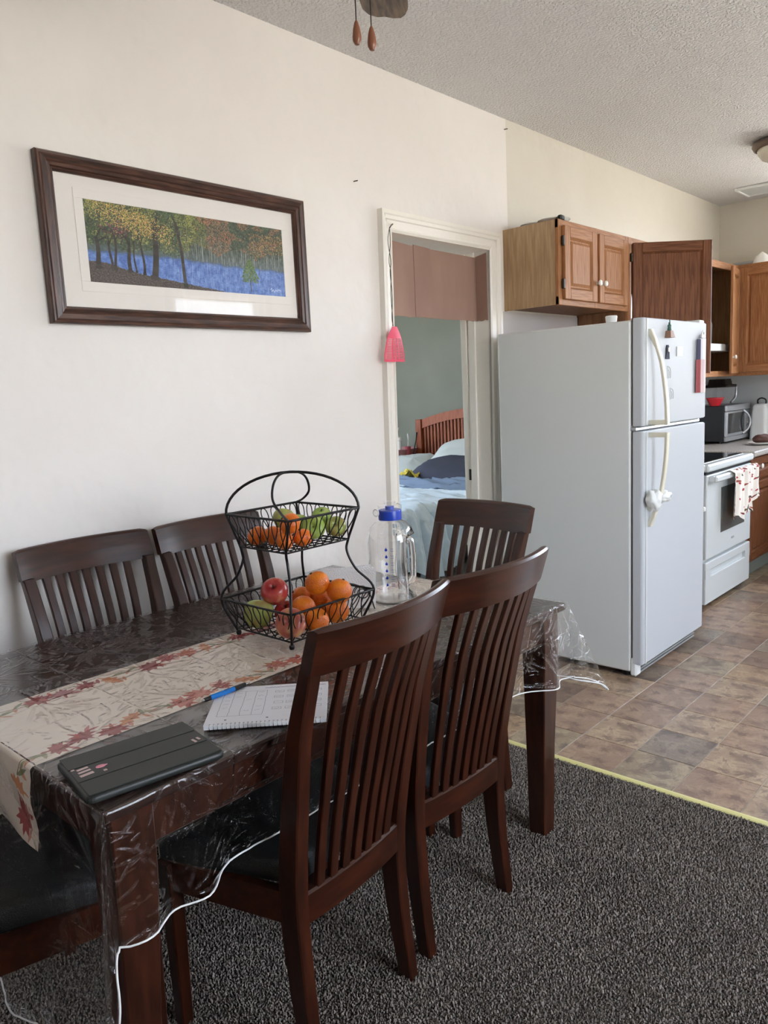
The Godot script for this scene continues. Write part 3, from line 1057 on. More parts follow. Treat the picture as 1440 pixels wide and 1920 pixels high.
func face_x(x: float, y: float, z: float) -> Transform3D:
	return Transform3D(Basis(Vector3(0, 0, -1), Vector3.UP, Vector3(1, 0, 0)), Vector3(x, y, z))

func kitchen_uppers() -> void:
	var xf := -2.03
	# over the fridge
	var base := Vector3(-2.2, 1.81, -3.95)
	var c := thing("wall_cabinet", base, "oak wall cabinet with two small doors above the fridge", "cabinet")
	var g := G.new()
	g.bb(Vector3(WX, 1.812, -3.572), Vector3(xf - 0.02, 2.228, -3.56))
	part("side_panel", g, M.oak_side, c)
	g = G.new()
	g.bb(Vector3(WX, 1.82, -4.345), Vector3(xf - 0.02, 2.222, -3.572))
	part("body", g, M.oak_under, c)
	# face frame
	for b in [[-3.60, -3.558], [-4.345, -4.31], [-3.97, -3.935]]:
		g = G.new()
		g.bb(Vector3(xf - 0.02, 1.81, b[0]), Vector3(xf, 2.228, b[1]), 0.002)
		part("stile", g, M.oak, c)
	g = G.new()
	g.bb(Vector3(xf - 0.021, 1.81, -4.345), Vector3(xf - 0.001, 1.852, -3.558), 0.002)
	part("rail", g, M.oak_across, c)
	g = G.new()
	g.bb(Vector3(xf - 0.021, 2.185, -4.345), Vector3(xf - 0.001, 2.228, -3.558), 0.002)
	part("rail", g, M.oak_across, c)
	cab_door(c, "door", face_x(xf, 1.838, -3.59).translated(-base), 0.345, 0.36, Vector2(0.335, 0.1), M.oak, M.oak_wide, [0.075, 0.285])
	var d2 := cab_door(c, "door", Transform3D(Basis(Vector3(0, 0, 1), Vector3.UP, Vector3(-1, 0, 0)), Vector3.ZERO), 0.345, 0.36, null, M.oak, M.oak_wide, [])
	d2.transform = face_x(xf, 1.838, -3.96).translated(-base)
	g = G.new()
	g.lathe([Vector2(0, 0.02), Vector2(0.008, 0.02), Vector2(0.007, 0.03), Vector2(0.013, 0.035), Vector2(0.016, 0.042), Vector2(0.012, 0.048), Vector2(0, 0.05)], 16, Vector3(0.028, 0.1, 0), Basis(Vector3(1, 0, 0), PI / 2))
	local("knob", g, M.porcelain, d2)
	# plates lying on top
	for p in [[-2.26, -3.70, 0.07, "pale plate stacked on the cabinet nearest the wall"], [-2.13, -3.69, 0.085, "pale plate stacked on the cabinet at its front"]]:
		g = G.new()
		g.lathe([Vector2(0, 2.232), Vector2(p[2] * 0.6, 2.230), Vector2(p[2], 2.252), Vector2(p[2] - 0.004, 2.256), Vector2(p[2] * 0.55, 2.245), Vector2(0, 2.245)], 24, Vector3(p[0], 0, p[1]))
		single("plate", g, M.porcelain, Vector3(p[0], 2.228, p[1]), p[3], "plate", "plates on the cabinet")
	g = G.new()
	g.box(Vector3(-2.055, 2.243, -3.63), Vector3(0.03, 0.03, 0.04), 0.008)
	single("small_jar", g, M.black_plastic, Vector3(-2.055, 2.228, -3.63), "small black jar on the cabinet above the fridge", "jar")
	# grey painted panel on the wall under it
	g = G.new()
	g.bb(Vector3(WX, 0.9, -4.35), Vector3(WX + 0.004, 1.81, -3.53))
	struct("wall_panel", g, M.grey_panel)

	# next cabinet with its door open
	base = Vector3(-2.2, 1.42, -4.65)
	c = thing("wall_cabinet", base, "oak wall cabinet with a tall door standing open past the fridge", "cabinet")
	g = G.new()
	g.bb(Vector3(WX, 1.42, -4.365), Vector3(xf - 0.02, 2.222, -4.347))
	part("side_panel", g, M.oak_under, c)
	g = G.new()
	g.bb(Vector3(WX, 1.42, -4.96), Vector3(xf - 0.02, 2.222, -4.942))
	part("side_panel", g, M.oak_under, c)
	g = G.new()
	g.bb(Vector3(WX, 1.42, -4.96), Vector3(WX + 0.01, 2.222, -4.347))
	g.bb(Vector3(WX, 1.42, -4.94), Vector3(xf - 0.02, 1.438, -4.365))
	g.bb(Vector3(WX, 2.204, -4.94), Vector3(xf - 0.02, 2.222, -4.365))
	part("body", g, M.oak_side, c)
	g = G.new()
	g.bb(Vector3(WX + 0.01, 1.78, -4.94), Vector3(xf - 0.03, 1.795, -4.365))
	part("shelf", g, M.white_plastic, c)
	g = G.new()
	g.bb(Vector3(xf - 0.02, 1.42, -4.385), Vector3(xf, 2.228, -4.347), 0.002)
	part("stile", g, M.oak, c)
	g = G.new()
	g.bb(Vector3(xf - 0.02, 1.42, -4.96), Vector3(xf, 2.228, -4.922), 0.002)
	part("stile", g, M.oak, c)
	g = G.new()
	g.bb(Vector3(xf - 0.021, 2.19, -4.96), Vector3(xf - 0.001, 2.228, -4.347), 0.002)
	part("rail", g, M.oak_across, c)
	g = G.new()
	g.bb(Vector3(xf - 0.021, 1.42, -4.96), Vector3(xf - 0.001, 1.46, -4.347), 0.002)
	part("rail", g, M.oak_across, c)
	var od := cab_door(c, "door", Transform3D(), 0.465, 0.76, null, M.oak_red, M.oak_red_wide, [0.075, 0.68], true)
	var ang := deg_to_rad(45)
	od.transform = Transform3D(Basis(Vector3(sin(ang), 0, -cos(ang)), Vector3.UP, Vector3(cos(ang), 0, sin(ang))), Vector3(xf + 0.004, 1.435, -4.385) - base)
	# things on its shelf
	for k in 3:
		g = G.new()
		g.lathe([Vector2(0, 1.797), Vector2(0.035, 1.797), Vector2(0.045, 1.90 + 0.02 * k), Vector2(0.041, 1.90 + 0.02 * k), Vector2(0.032, 1.81), Vector2(0, 1.81)], 18, Vector3(-2.13 - 0.02 * k, 0, -4.46 - 0.11 * k))
		single("mug", g, M.porcelain, Vector3(-2.13 - 0.02 * k, 1.797, -4.46 - 0.11 * k), ["white mug in the open cabinet nearest its hinge", "white mug in the middle of the open cabinet shelf", "white mug at the far end of the open cabinet shelf"][k], "mug", "mugs in the open cabinet")

	# cabinet in the corner, dark inside
	base = Vector3(-2.2, 1.42, -5.9)
	var xg := -2.06
	c = thing("wall_cabinet", base, "oak wall cabinet left of the corner with a dark open inside", "cabinet")
	g = G.new()
	g.bb(Vector3(WX, 1.425, -5.49), Vector3(xg - 0.02, 2.235, -5.475))
	part("side_panel", g, M.oak_side, c)
	g = G.new()
	g.bb(Vector3(WX, 1.425, -6.73), Vector3(WX + 0.01, 2.235, -5.49))
	g.bb(Vector3(WX, 2.22, -6.40), Vector3(xg - 0.02, 2.235, -5.49))
	part("inside", g, M.oak_side, c)
	g = G.new()
	g.bb(Vector3(WX, 1.42, -6.40), Vector3(xg - 0.02, 1.435, -5.49))
	part("bottom", g, M.oak_across, c)
	g = G.new()
	g.bb(Vector3(xg - 0.02, 1.415, -5.70), Vector3(xg, 2.24, -5.475), 0.002)
	part("stile", g, M.oak, c)
	g = G.new()
	g.bb(Vector3(xg - 0.02, 1.415, -6.33), Vector3(xg, 2.24, -6.25), 0.002)
	part("stile", g, M.oak, c)
	g = G.new()
	g.bb(Vector3(xg - 0.021, 2.19, -6.33), Vector3(xg - 0.001, 2.24, -5.475), 0.002)
	part("rail", g, M.oak_across, c)
	g = G.new()
	g.bb(Vector3(xg - 0.021, 1.415, -6.33), Vector3(xg - 0.001, 1.455, -5.475), 0.002)
	part("rail", g, M.oak_across, c)
	g = G.new()
	g.bb(Vector3(WX + 0.01, 1.60, -6.30), Vector3(xg + 0.012, 1.652, -5.50), 0.003)
	part("shelf", g, M.white_plastic, c, "white shelf edge")
	var rd := cab_door(c, "door", Transform3D(), 0.33, 0.77, Vector2(0.03, 0.12), M.oak, M.oak_wide, [])
	var ra := deg_to_rad(10)
	rd.transform = Transform3D(Basis(Vector3(-sin(ra), 0, -cos(ra)), Vector3.UP, Vector3(cos(ra), 0, -sin(ra))), Vector3(xg + 0.004 + 0.33 * sin(ra), 1.432, -6.275 + 0.33 * cos(ra)) - base)
	for k in 2:
		g = G.new()
		g.lathe([Vector2(0, 1.654), Vector2(0.04, 1.654), Vector2(0.042, 1.80), Vector2(0.015, 1.86), Vector2(0.015, 1.91), Vector2(0, 1.912)], 18, Vector3(-2.16, 0, -5.80 - 0.13 * k))
		single("bottle", g, [M.bottle_blue, M.grille_grey][k], Vector3(-2.16, 1.654, -5.8 - 0.13 * k), ["dark blue bottle on the white cabinet shelf", "grey bottle on the white cabinet shelf"][k], "bottle")

	# cabinet on the far wall
	base = Vector3(-1.7, 1.42, -6.5)
	var zf := -6.31
	c = thing("wall_cabinet", base, "oak wall cabinet on the far wall above the microwave", "cabinet")
	g = G.new()
	g.bb(Vector3(-2.34, 1.42, FARZ), Vector3(-1.585, 2.24, zf - 0.02))
	part("body", g, M.oak_side, c)
	g = G.new()
	g.bb(Vector3(-2.09, 1.412, zf - 0.02), Vector3(-2.055, 2.245, zf), 0.002)
	part("stile", g, M.oak, c)
	g = G.new()
	g.bb(Vector3(-1.62, 1.412, zf - 0.02), Vector3(-1.58, 2.245, zf), 0.002)
	part("stile", g, M.oak, c)
	g = G.new()
	g.bb(Vector3(-2.09, 1.412, zf - 0.021), Vector3(-1.58, 1.452, zf - 0.001), 0.002)
	part("rail", g, M.oak_across, c)
	g = G.new()
	g.bb(Vector3(-2.09, 2.2, zf - 0.021), Vector3(-1.58, 2.245, zf - 0.001), 0.002)
	part("rail", g, M.oak_across, c)
	cab_door(c, "door", Transform3D(Basis(), Vector3(-2.045, 1.44, zf) - base), 0.44, 0.775, null, M.oak, M.oak_wide, [0.1, 0.68])
	# clutter on top
	g = G.new()
	g.lathe([Vector2(0.07, 2.247), Vector2(0.05, 2.30), Vector2(0.004, 2.335), Vector2(0, 2.335)], 18, Vector3(-1.93, 0, -6.42))
	single("lid", g, M.porcelain, Vector3(-1.93, 2.245, -6.42), "white conical lid on top of the far cabinet", "lid")
	g = G.new()
	g.box(Vector3(-2.02, 2.262, -6.48), Vector3(0.24, 0.03, 0.2), 0.01)
	single("tray", g, M.grille_grey, Vector3(-2.02, 2.245, -6.48), "grey tray lying on top of the far cabinet", "tray")

func fridge() -> void:
	var x0 := -2.265; var xb := -1.551; var xd := -1.492
	var z0 := -4.105; var z1 := -3.342
	var base := Vector3(-1.9, 0, -3.72)
	var f := thing("refrigerator", base, "white top-freezer refrigerator with magnets on its door", "refrigerator")
	var g := G.new()
	g.bb(Vector3(x0, 0.03, z0), Vector3(xb, 1.677, z1), 0.008)
	part("body", g, M.fridge_side, f)
	for q in [[x0 + 0.06, z0 + 0.06], [x0 + 0.06, z1 - 0.06], [xb - 0.06, z0 + 0.06], [xb - 0.04, z1 - 0.05]]:
		g = G.new()
		g.lathe([Vector2(0, 0), Vector2(0.022, 0), Vector2(0.022, 0.035), Vector2(0, 0.035)], 14, Vector3(q[0], 0, q[1]))
		part("foot", g, M.black_plastic, f)
	g = G.new()
	g.bb(Vector3(xb - 0.001, 0.09, z0 + 0.012), Vector3(xb + 0.012, 1.178, z1 - 0.012))
	g.bb(Vector3(xb - 0.001, 1.205, z0 + 0.012), Vector3(xb + 0.012, 1.675, z1 - 0.012))
	part("gasket", g, M.gasket, f)
	# divider strip between the doors
	g = G.new()
	g.bb(Vector3(xb - 0.001, 1.182, z0 + 0.004), Vector3(xb + 0.03, 1.200, z1 - 0.001), 0.004)
	part("divider", g, M.steel, f)
	# doors with rounded front edges
	for d in [["freezer_door", 1.203, 1.685], ["fridge_door", 0.072, 1.180]]:
		g = G.new()
		var secs := []
		var pr := []
		var r := 0.014
		for k in 5:
			var a := PI / 2 * k / 4.0
			pr.append(Vector2(xd - r + r * sin(a), z1 - r + r * cos(a)))
		for k in 5:
			var a := PI / 2 * k / 4.0
			pr.append(Vector2(xd - r + r * cos(a), z0 + r - r * sin(a)))
		pr.append(Vector2(xb + 0.012, z0)); pr.push_front(Vector2(xb + 0.012, z1))
		for s in [[d[1], -0.006], [d[1] + 0.006, 0.0], [d[2] - 0.006, 0.0], [d[2], -0.006]]:
			var ps := PackedVector3Array()
			for p in pr:
				ps.append(Vector3(p.x + (s[1] if p.x > xb + 0.02 else 0.0), s[0], p.y + (s[1] if p.y > -3.7 else -s[1])))
			secs.append(ps)
		g.loft(secs)
		var door := part(d[0], g, M.fridge_door, f)
		# trim lip down the handle side
		g = G.new()
		g.bb(Vector3(xd - 0.002, d[1] + 0.004, z1 - 0.040), Vector3(xd + 0.004, d[2] - 0.004, z1 - 0.032), 0.001)
		part("trim_line", g, M.fridge_side, door)
		# bowed handle
		var up: bool = d[0] == "freezer_door"
		var prof := [[0.0, 0.012], [0.10, 0.030], [0.35, 0.062], [0.7, 0.083], [1.0, 0.09]]
		var ya: float = 1.635 if up else 0.735
		var yb: float = 1.206 if up else 1.172
		g = G.new()
		secs = []
		for k in 21:
			var t := k / 20.0
			var y := lerpf(ya, yb, t)
			var o := curve1(prof, t)
			var th: float = lerpf(0.03, 0.014, minf(1.0, t * 5.0))
			var zc := z1 - 0.072
			secs.append(PackedVector3Array([Vector3(xd + o - th, y, zc - 0.011), Vector3(xd + o - 0.003, y, zc - 0.014), Vector3(xd + o, y, zc - 0.010), Vector3(xd + o, y, zc + 0.010), Vector3(xd + o - 0.003, y, zc + 0.014), Vector3(xd + o - th, y, zc + 0.011)]))
		g.loft(secs)
		# bracket at the split
		var yl := yb - 0.0
		g.bb(Vector3(xd - 0.002, minf(yl, yl + (0.022 if up else -0.022)), z1 - 0.082), Vector3(xd + 0.078, maxf(yl, yl + (0.022 if up else -0.022)), z1 - 0.062), 0.003)
		part("handle", g, M.handle_cream, door)
	# hinge cover and base grille
	g = G.new()
	g.bb(Vector3(xb - 0.06, 1.675, z0 + 0.01), Vector3(xd - 0.01, 1.70, z0 + 0.07), 0.005)
	part("hinge_cover", g, M.white_plastic, f)
	g = G.new()
	g.bb(Vector3(xb - 0.004, 0.012, z1 - 0.055), Vector3(xb + 0.03, 0.10, z1 - 0.002), 0.008)
	part("grille_corner", g, M.white_plastic, f)
	for k in 4:
		g = G.new()
		g.bb(Vector3(xb, 0.014 + 0.016 * k, z0 + 0.02), Vector3(xb + 0.022, 0.022 + 0.016 * k, z1 - 0.055), 0.001)
		part("grille_slat", g, M.grille_grey, f)
	# small cup on top
	g = G.new()
	g.lathe([Vector2(0, 1.677), Vector2(0.024, 1.677), Vector2(0.028, 1.712), Vector2(0.025, 1.716), Vector2(0, 1.716)], 18, Vector3(-1.70, 0, -3.46))
	single("jar_lid", g, M.white_plastic, Vector3(-1.70, 1.677, -3.46), "small white lid on top of the refrigerator", "lid")
	# magnets
	var mg := thing("statue_magnet", Vector3(xd, 1.60, -3.60), "green statue magnet on a brown base, top of the freezer door", "magnet")
	g = G.new()
	g.loft([PackedVector3Array([Vector3(xd, 1.60, -3.575), Vector3(xd + 0.03, 1.60, -3.575), Vector3(xd + 0.03, 1.60, -3.625), Vector3(xd, 1.60, -3.625)]), PackedVector3Array([Vector3(xd, 1.632, -3.586), Vector3(xd + 0.024, 1.632, -3.586), Vector3(xd + 0.024, 1.632, -3.614), Vector3(xd, 1.632, -3.614)])])
	part("base", g, M.statue_base, mg)
	g = G.new()
	g.lathe([Vector2(0.0, 1.632), Vector2(0.010, 1.632), Vector2(0.008, 1.648), Vector2(0.009, 1.656), Vector2(0.004, 1.662), Vector2(0.005, 1.668), Vector2(0, 1.673)], 12, Vector3(xd + 0.012, 0, -3.60))
	g.tube(PackedVector3Array([Vector3(xd + 0.012, 1.655, -3.607), Vector3(xd + 0.012, 1.668, -3.606), Vector3(xd + 0.012, 1.682, -3.602)]), 0.0025, 6)
	part("figure", g, M.statue_green, mg)
	mg = thing("doll_magnet", Vector3(xd, 1.50, -3.60), "dark haired doll shaped magnet beside the freezer handle", "magnet")
	g = G.new()
	g.prism([Vector2(-0.020, 1.503), Vector2(0.02, 1.503), Vector2(0.017, 1.53), Vector2(0.016, 1.552), Vector2(0.008, 1.567), Vector2(-0.008, 1.567), Vector2(-0.016, 1.552), Vector2(-0.017, 1.53)], Vector3(xd, 0, -3.602), Vector3(0, 0, 1), Vector3(0, 1, 0), Vector3(0.006, 0, 0))
	part("body", g, M.pillow_dark, mg)
	g = G.new()
	g.box(Vector3(xd + 0.008, 1.545, -3.606), Vector3(0.006, 0.022, 0.016), 0.003)
	part("face", g, M.handle_cream, mg)
	mg = thing("photo_magnet", Vector3(xd, 1.515, -3.745), "square pale blue picture magnet on the freezer door", "magnet")
	g = G.new()
	g.bb(Vector3(xd, 1.516, -3.785), Vector3(xd + 0.004, 1.562, -3.712), 0.001)
	part("back", g, M.fridge_side, mg)
	g = G.new()
	g.bb(Vector3(xd + 0.004, 1.519, -3.782), Vector3(xd + 0.0048, 1.559, -3.715))
	part("print", g, mat("sky_print", c8(176, 204, 228), 0.5), mg)
	for p in [[1.441, -3.628, 0.06, "faint outlined sticker under the doll magnet"], [1.34, -3.662, 0.055, "faint outlined sticker lower on the freezer door"]]:
		var s := thing("sticker", Vector3(xd, p[0] - p[2] / 2, p[1]), p[3], "sticker", "faint stickers on the freezer door")
		g = G.new()
		g.bb(Vector3(xd, p[0] - p[2] / 2, p[1] - 0.02), Vector3(xd + 0.0015, p[0] + p[2] / 2, p[1] + 0.02))
		part("paper", g, M.fridge_door, s)
		g = G.new()
		var o := Vector3(xd + 0.002, p[0], p[1])
		g.tube(smooth([o + Vector3(0, p[2] * 0.45, 0.01), o + Vector3(0, p[2] * 0.3, -0.008), o + Vector3(0, 0, -0.014), o + Vector3(0, -p[2] * 0.45, -0.012)], 4), 0.0012, 4)
		g.tube(smooth([o + Vector3(0, p[2] * 0.2, 0.012), o + Vector3(0, 0, 0.002), o + Vector3(0, -p[2] * 0.45, 0.008)], 4), 0.0012, 4)
		part("outline", g, M.grille_grey, s)
	# flag cloth hung from a clip
	var fl := thing("flag_cloth", Vector3(xd, 1.335, -4.02), "red, white and navy cloth hanging from a clip on the freezer", "cloth")
	var navy := mat("flag_navy", c8(84, 84, 108), 0.85); var red := mat("flag_red", c8(164, 84, 88), 0.85); var pale := mat("flag_white", c8(226, 226, 232), 0.85); var pink := mat("flag_pink", c8(226, 206, 208), 0.85)
	for q in [[-3.945, -3.985, 1.50, 1.60, navy, "canton"], [-3.940, -3.995, 1.335, 1.50, red, "red_field"], [-3.985, -4.075, 1.50, 1.605, pale, "white_field"], [-3.995, -4.08, 1.335, 1.50, pink, "pale_field"]]:
		g = G.new()
		var rows := []
		for j in 8:
			var row := PackedVector3Array()
			for i in 9:
				var u := i / 8.0; var w := j / 7.0
				row.append(Vector3(xd + 0.012 + 0.006 * sin(u * 6.0 + q[0] * 90.0), lerpf(q[2], q[3], w), lerpf(q[0], q[1], u)))
			rows.append(row)
		g.grid(rows)
		part(q[5], g, q[4], fl)
	g = G.new()
	g.box(Vector3(xd + 0.008, 1.615, -4.02), Vector3(0.016, 0.02, 0.05), 0.004)
	g.tube(smooth([Vector3(xd + 0.01, 1.62, -4.04), Vector3(xd + 0.012, 1.645, -4.03), Vector3(xd + 0.012, 1.635, -4.01), Vector3(xd + 0.01, 1.62, -4.0)], 5), 0.003, 6)
	part("clip", g, M.chrome, fl)
	# plastic bag knotted on the lower handle
	g = G.new()
	var fn := FastNoiseLite.new(); fn.seed = 3; fn.frequency = 22.0; fn.fractal_octaves = 2
	for q in [[Vector3(xd + 0.035, 0.865, -3.385), Vector3(0.032, 0.05, 0.042)], [Vector3(xd + 0.055, 0.875, -3.455), Vector3(0.022, 0.026, 0.05)]]:
		var rows := []
		for j in 15:
			var ring := PackedVector3Array()
			for i in 22:
				var a := TAU * i / 22.0; var b := lerpf(-PI / 2, PI / 2, j / 14.0)
				var p := Vector3(cos(a) * cos(b), sin(b), sin(a) * cos(b))
				p *= 1.0 + 0.45 * fn.get_noise_3dv(p * 0.06 + q[0])
				ring.append(q[0] + p * q[1])
			rows.append(ring)
		g.grid(rows, true)
	single("plastic_bag", g, M.white_plastic, Vector3(xd + 0.04, 0.82, -3.4), "white plastic bag knotted around the lower fridge handle", "bag")

func stove() -> void:
	var xf := -1.665; var z1 := -4.615; var z0 := -5.435; var top := 0.897
	var base := Vector3(-1.98, 0, -5.03)
	var s := thing("electric_range", base, "white electric range with black glass top and oven window", "stove")
	var g := G.new()
	g.bb(Vector3(-2.33, 0.05, z0 + 0.003), Vector3(xf - 0.03, top - 0.02, z1 - 0.003), 0.003)
	part("body", g, M.enamel, s)
	for q in [[-2.28, z0 + 0.05], [-2.28, z1 - 0.05], [-1.75, z0 + 0.05], [-1.75, z1 - 0.05]]:
		g = G.new()
		g.lathe([Vector2(0, 0), Vector2(0.02, 0), Vector2(0.02, 0.052), Vector2(0, 0.052)], 12, Vector3(q[0], 0, q[1]))
		part("foot", g, M.black_plastic, s)
	g = G.new()
	g.bb(Vector3(-2.33, top - 0.018, z0), Vector3(xf - 0.05, top, z1), 0.003)
	g.bb(Vector3(xf - 0.05, top - 0.045, z0), Vector3(xf + 0.012, top, z1), 0.01)
	part("top_rim", g, M.enamel, s)
	g = G.new()
	g.bb(Vector3(-2.25, top - 0.002, z0 + 0.035), Vector3(xf - 0.055, top + 0.004, z1 - 0.035), 0.002)
	part("cooktop", g, M.cooktop_glass, s)
	g = G.new()
	g.bb(Vector3(-2.34, top, z0), Vector3(-2.26, top + 0.2, z1), 0.01)
	part("control_panel", g, M.enamel, s)
	# oven door
	g = G.new()
	g.bb(Vector3(xf - 0.03, 0.315, z0 + 0.006), Vector3(xf, 0.832, z1 - 0.006), 0.006)
	var d := part("oven_door", g, M.enamel, s)
	g = G.new()
	g.bb(Vector3(xf - 0.002, 0.45, -5.30), Vector3(xf + 0.0015, 0.735, -4.86), 0.001)
	part("window", g, M.oven_window, d)
	g = G.new()
	g.bb(Vector3(xf, 0.378, -5.105), Vector3(xf + 0.003, 0.392, -5.06), 0.001)
	part("badge", g, M.grille_grey, d)
	g = G.new()
	g.bb(Vector3(xf + 0.028, 0.788, z0 + 0.03), Vector3(xf + 0.05, 0.828, z1 - 0.03), 0.008)
	for z in [z0 + 0.05, z1 - 0.05]:
		g.bb(Vector3(xf - 0.002, 0.79, z - 0.02), Vector3(xf + 0.035, 0.826, z + 0.02), 0.005)
	part("handle", g, M.enamel, d)
	g = G.new()
	g.bb(Vector3(xf - 0.028, 0.834, z0 + 0.01), Vector3(xf - 0.01, 0.852, z1 - 0.01))
	part("vent_gap", g, M.dark_gap, s)
	# drawer with a pressed grip
	g = G.new()
	var y0 := 0.035; var y1 := 0.298; var ga := 0.205; var gb := 0.245
	g.bb(Vector3(xf - 0.03, y0, z0 + 0.006), Vector3(xf, ga, z1 - 0.006), 0.005)
	g.bb(Vector3(xf - 0.03, gb, z0 + 0.006), Vector3(xf, y1, z1 - 0.006), 0.005)
	g.bb(Vector3(xf - 0.03, ga - 0.006, z0 + 0.006), Vector3(xf, gb + 0.006, z0 + 0.10), 0.0)
	g.bb(Vector3(xf - 0.03, ga - 0.006, z1 - 0.09), Vector3(xf, gb + 0.006, z1 - 0.006), 0.0)
	g.bb(Vector3(xf - 0.03, ga - 0.01, z0 + 0.05), Vector3(xf - 0.018, gb + 0.01, z1 - 0.05))
	part("drawer", g, M.enamel, s)
	# spoon rest on the cooktop
	g = G.new()
	g.lathe([Vector2(0, 0.903), Vector2(0.06, 0.903), Vector2(0.085, 0.918), Vector2(0.08, 0.921), Vector2(0.055, 0.91), Vector2(0, 0.91)], 24, Vector3(-1.83, 0, -4.78))
	single("plate", g, M.porcelain, Vector3(-1.83, 0.9, -4.78), "small white plate on the black cooktop", "plate")
	# towel over the oven handle
	g = G.new()
	var tw := thing("dish_towel", Vector3(xf + 0.045, 0.53, -5.15), "white dish towel with leaf and berry print over the oven handle", "towel")
	var tt := towel_print()
	for q in [[-4.86, -5.17, 0.53, 0.10, 0.075], [-5.10, -5.41, 0.60, -0.02, 0.062]]:
		g = G.new()
		var rows := []; var uvs := []
		for j in 40:
			var row := PackedVector3Array(); var ur := PackedVector2Array()
			var w := j / 39.0
			for i in 40:
				var u := i / 39.0
				var fold := sin(u * 11.0 + q[0] * 20.0) * 0.010 * (0.4 + 0.6 * w) + 0.006 * sin(u * 23.0 + w * 3.0)
				var gather: float = lerpf(0.82, 1.0, w)
				var zz: float = lerpf(q[0], q[1], 0.5) + (u - 0.5) * (q[1] - q[0]) * gather - q[3] * w * 0.3
				var y: float; var x: float
				if w < 0.12:
					var a := PI * (1.0 - w / 0.12)
					x = xf + 0.039 + 0.02 * cos(a); y = 0.825 + 0.012 * sin(a)
				else:
					y = lerpf(0.825, q[2] + 0.02 * sin(u * 9.0), (w - 0.12) / 0.88)
					x = xf + 0.059 + fold + (q[4] - 0.062)
				row.append(Vector3(x, y, zz)); ur.append(Vector2(u * 0.5 + q[3], w))
			rows.append(row); uvs.append(ur)
		g.grid(rows, false, false, uvs)
		part("towel_fold", g, tt, tw)

func towel_print() -> StandardMaterial3D:
	var im := Image.create(256, 256, false, Image.FORMAT_RGB8)
	im.fill(c8(236, 228, 218))
	var r := RandomNumberGenerator.new(); r.seed = 12
	for k in 46:
		var c := Vector2(r.randf() * 256, r.randf() * 256)
		var a := r.randf() * TAU
		var col: Color = [c8(120, 44, 44), c8(70, 62, 50), c8(96, 84, 60), c8(160, 84, 70)][k % 4]
		blob_leaf(im, c, 13.0 + 6.0 * r.randf(), a, col, 0.32)
	for k in 26:
		blob_leaf(im, Vector2(r.randf() * 256, r.randf() * 256), 6.0, 0, c8(166, 40, 48), 0.9)
	var m := mat("towel_print", Color.WHITE, 0.9)
	m.albedo_texture = ImageTexture.create_from_image(im)
	return m

func blob_leaf(im: Image, c: Vector2, l: float, a: float, col: Color, fat: float) -> void:
	var d := Vector2(cos(a), sin(a))
	var w := im.get_width(); var h := im.get_height()
	for y in range(int(c.y - l), int(c.y + l) + 1):
		for x in range(int(c.x - l), int(c.x + l) + 1):
			var p := Vector2(x, y) - c
			var u := p.dot(d) / l; var s := p.dot(Vector2(-d.y, d.x)) / l
			if absf(u) < 1.0 and absf(s) < fat * (1.0 - u * u):
				im.set_pixel(posmod(x, w), posmod(y, h), col)

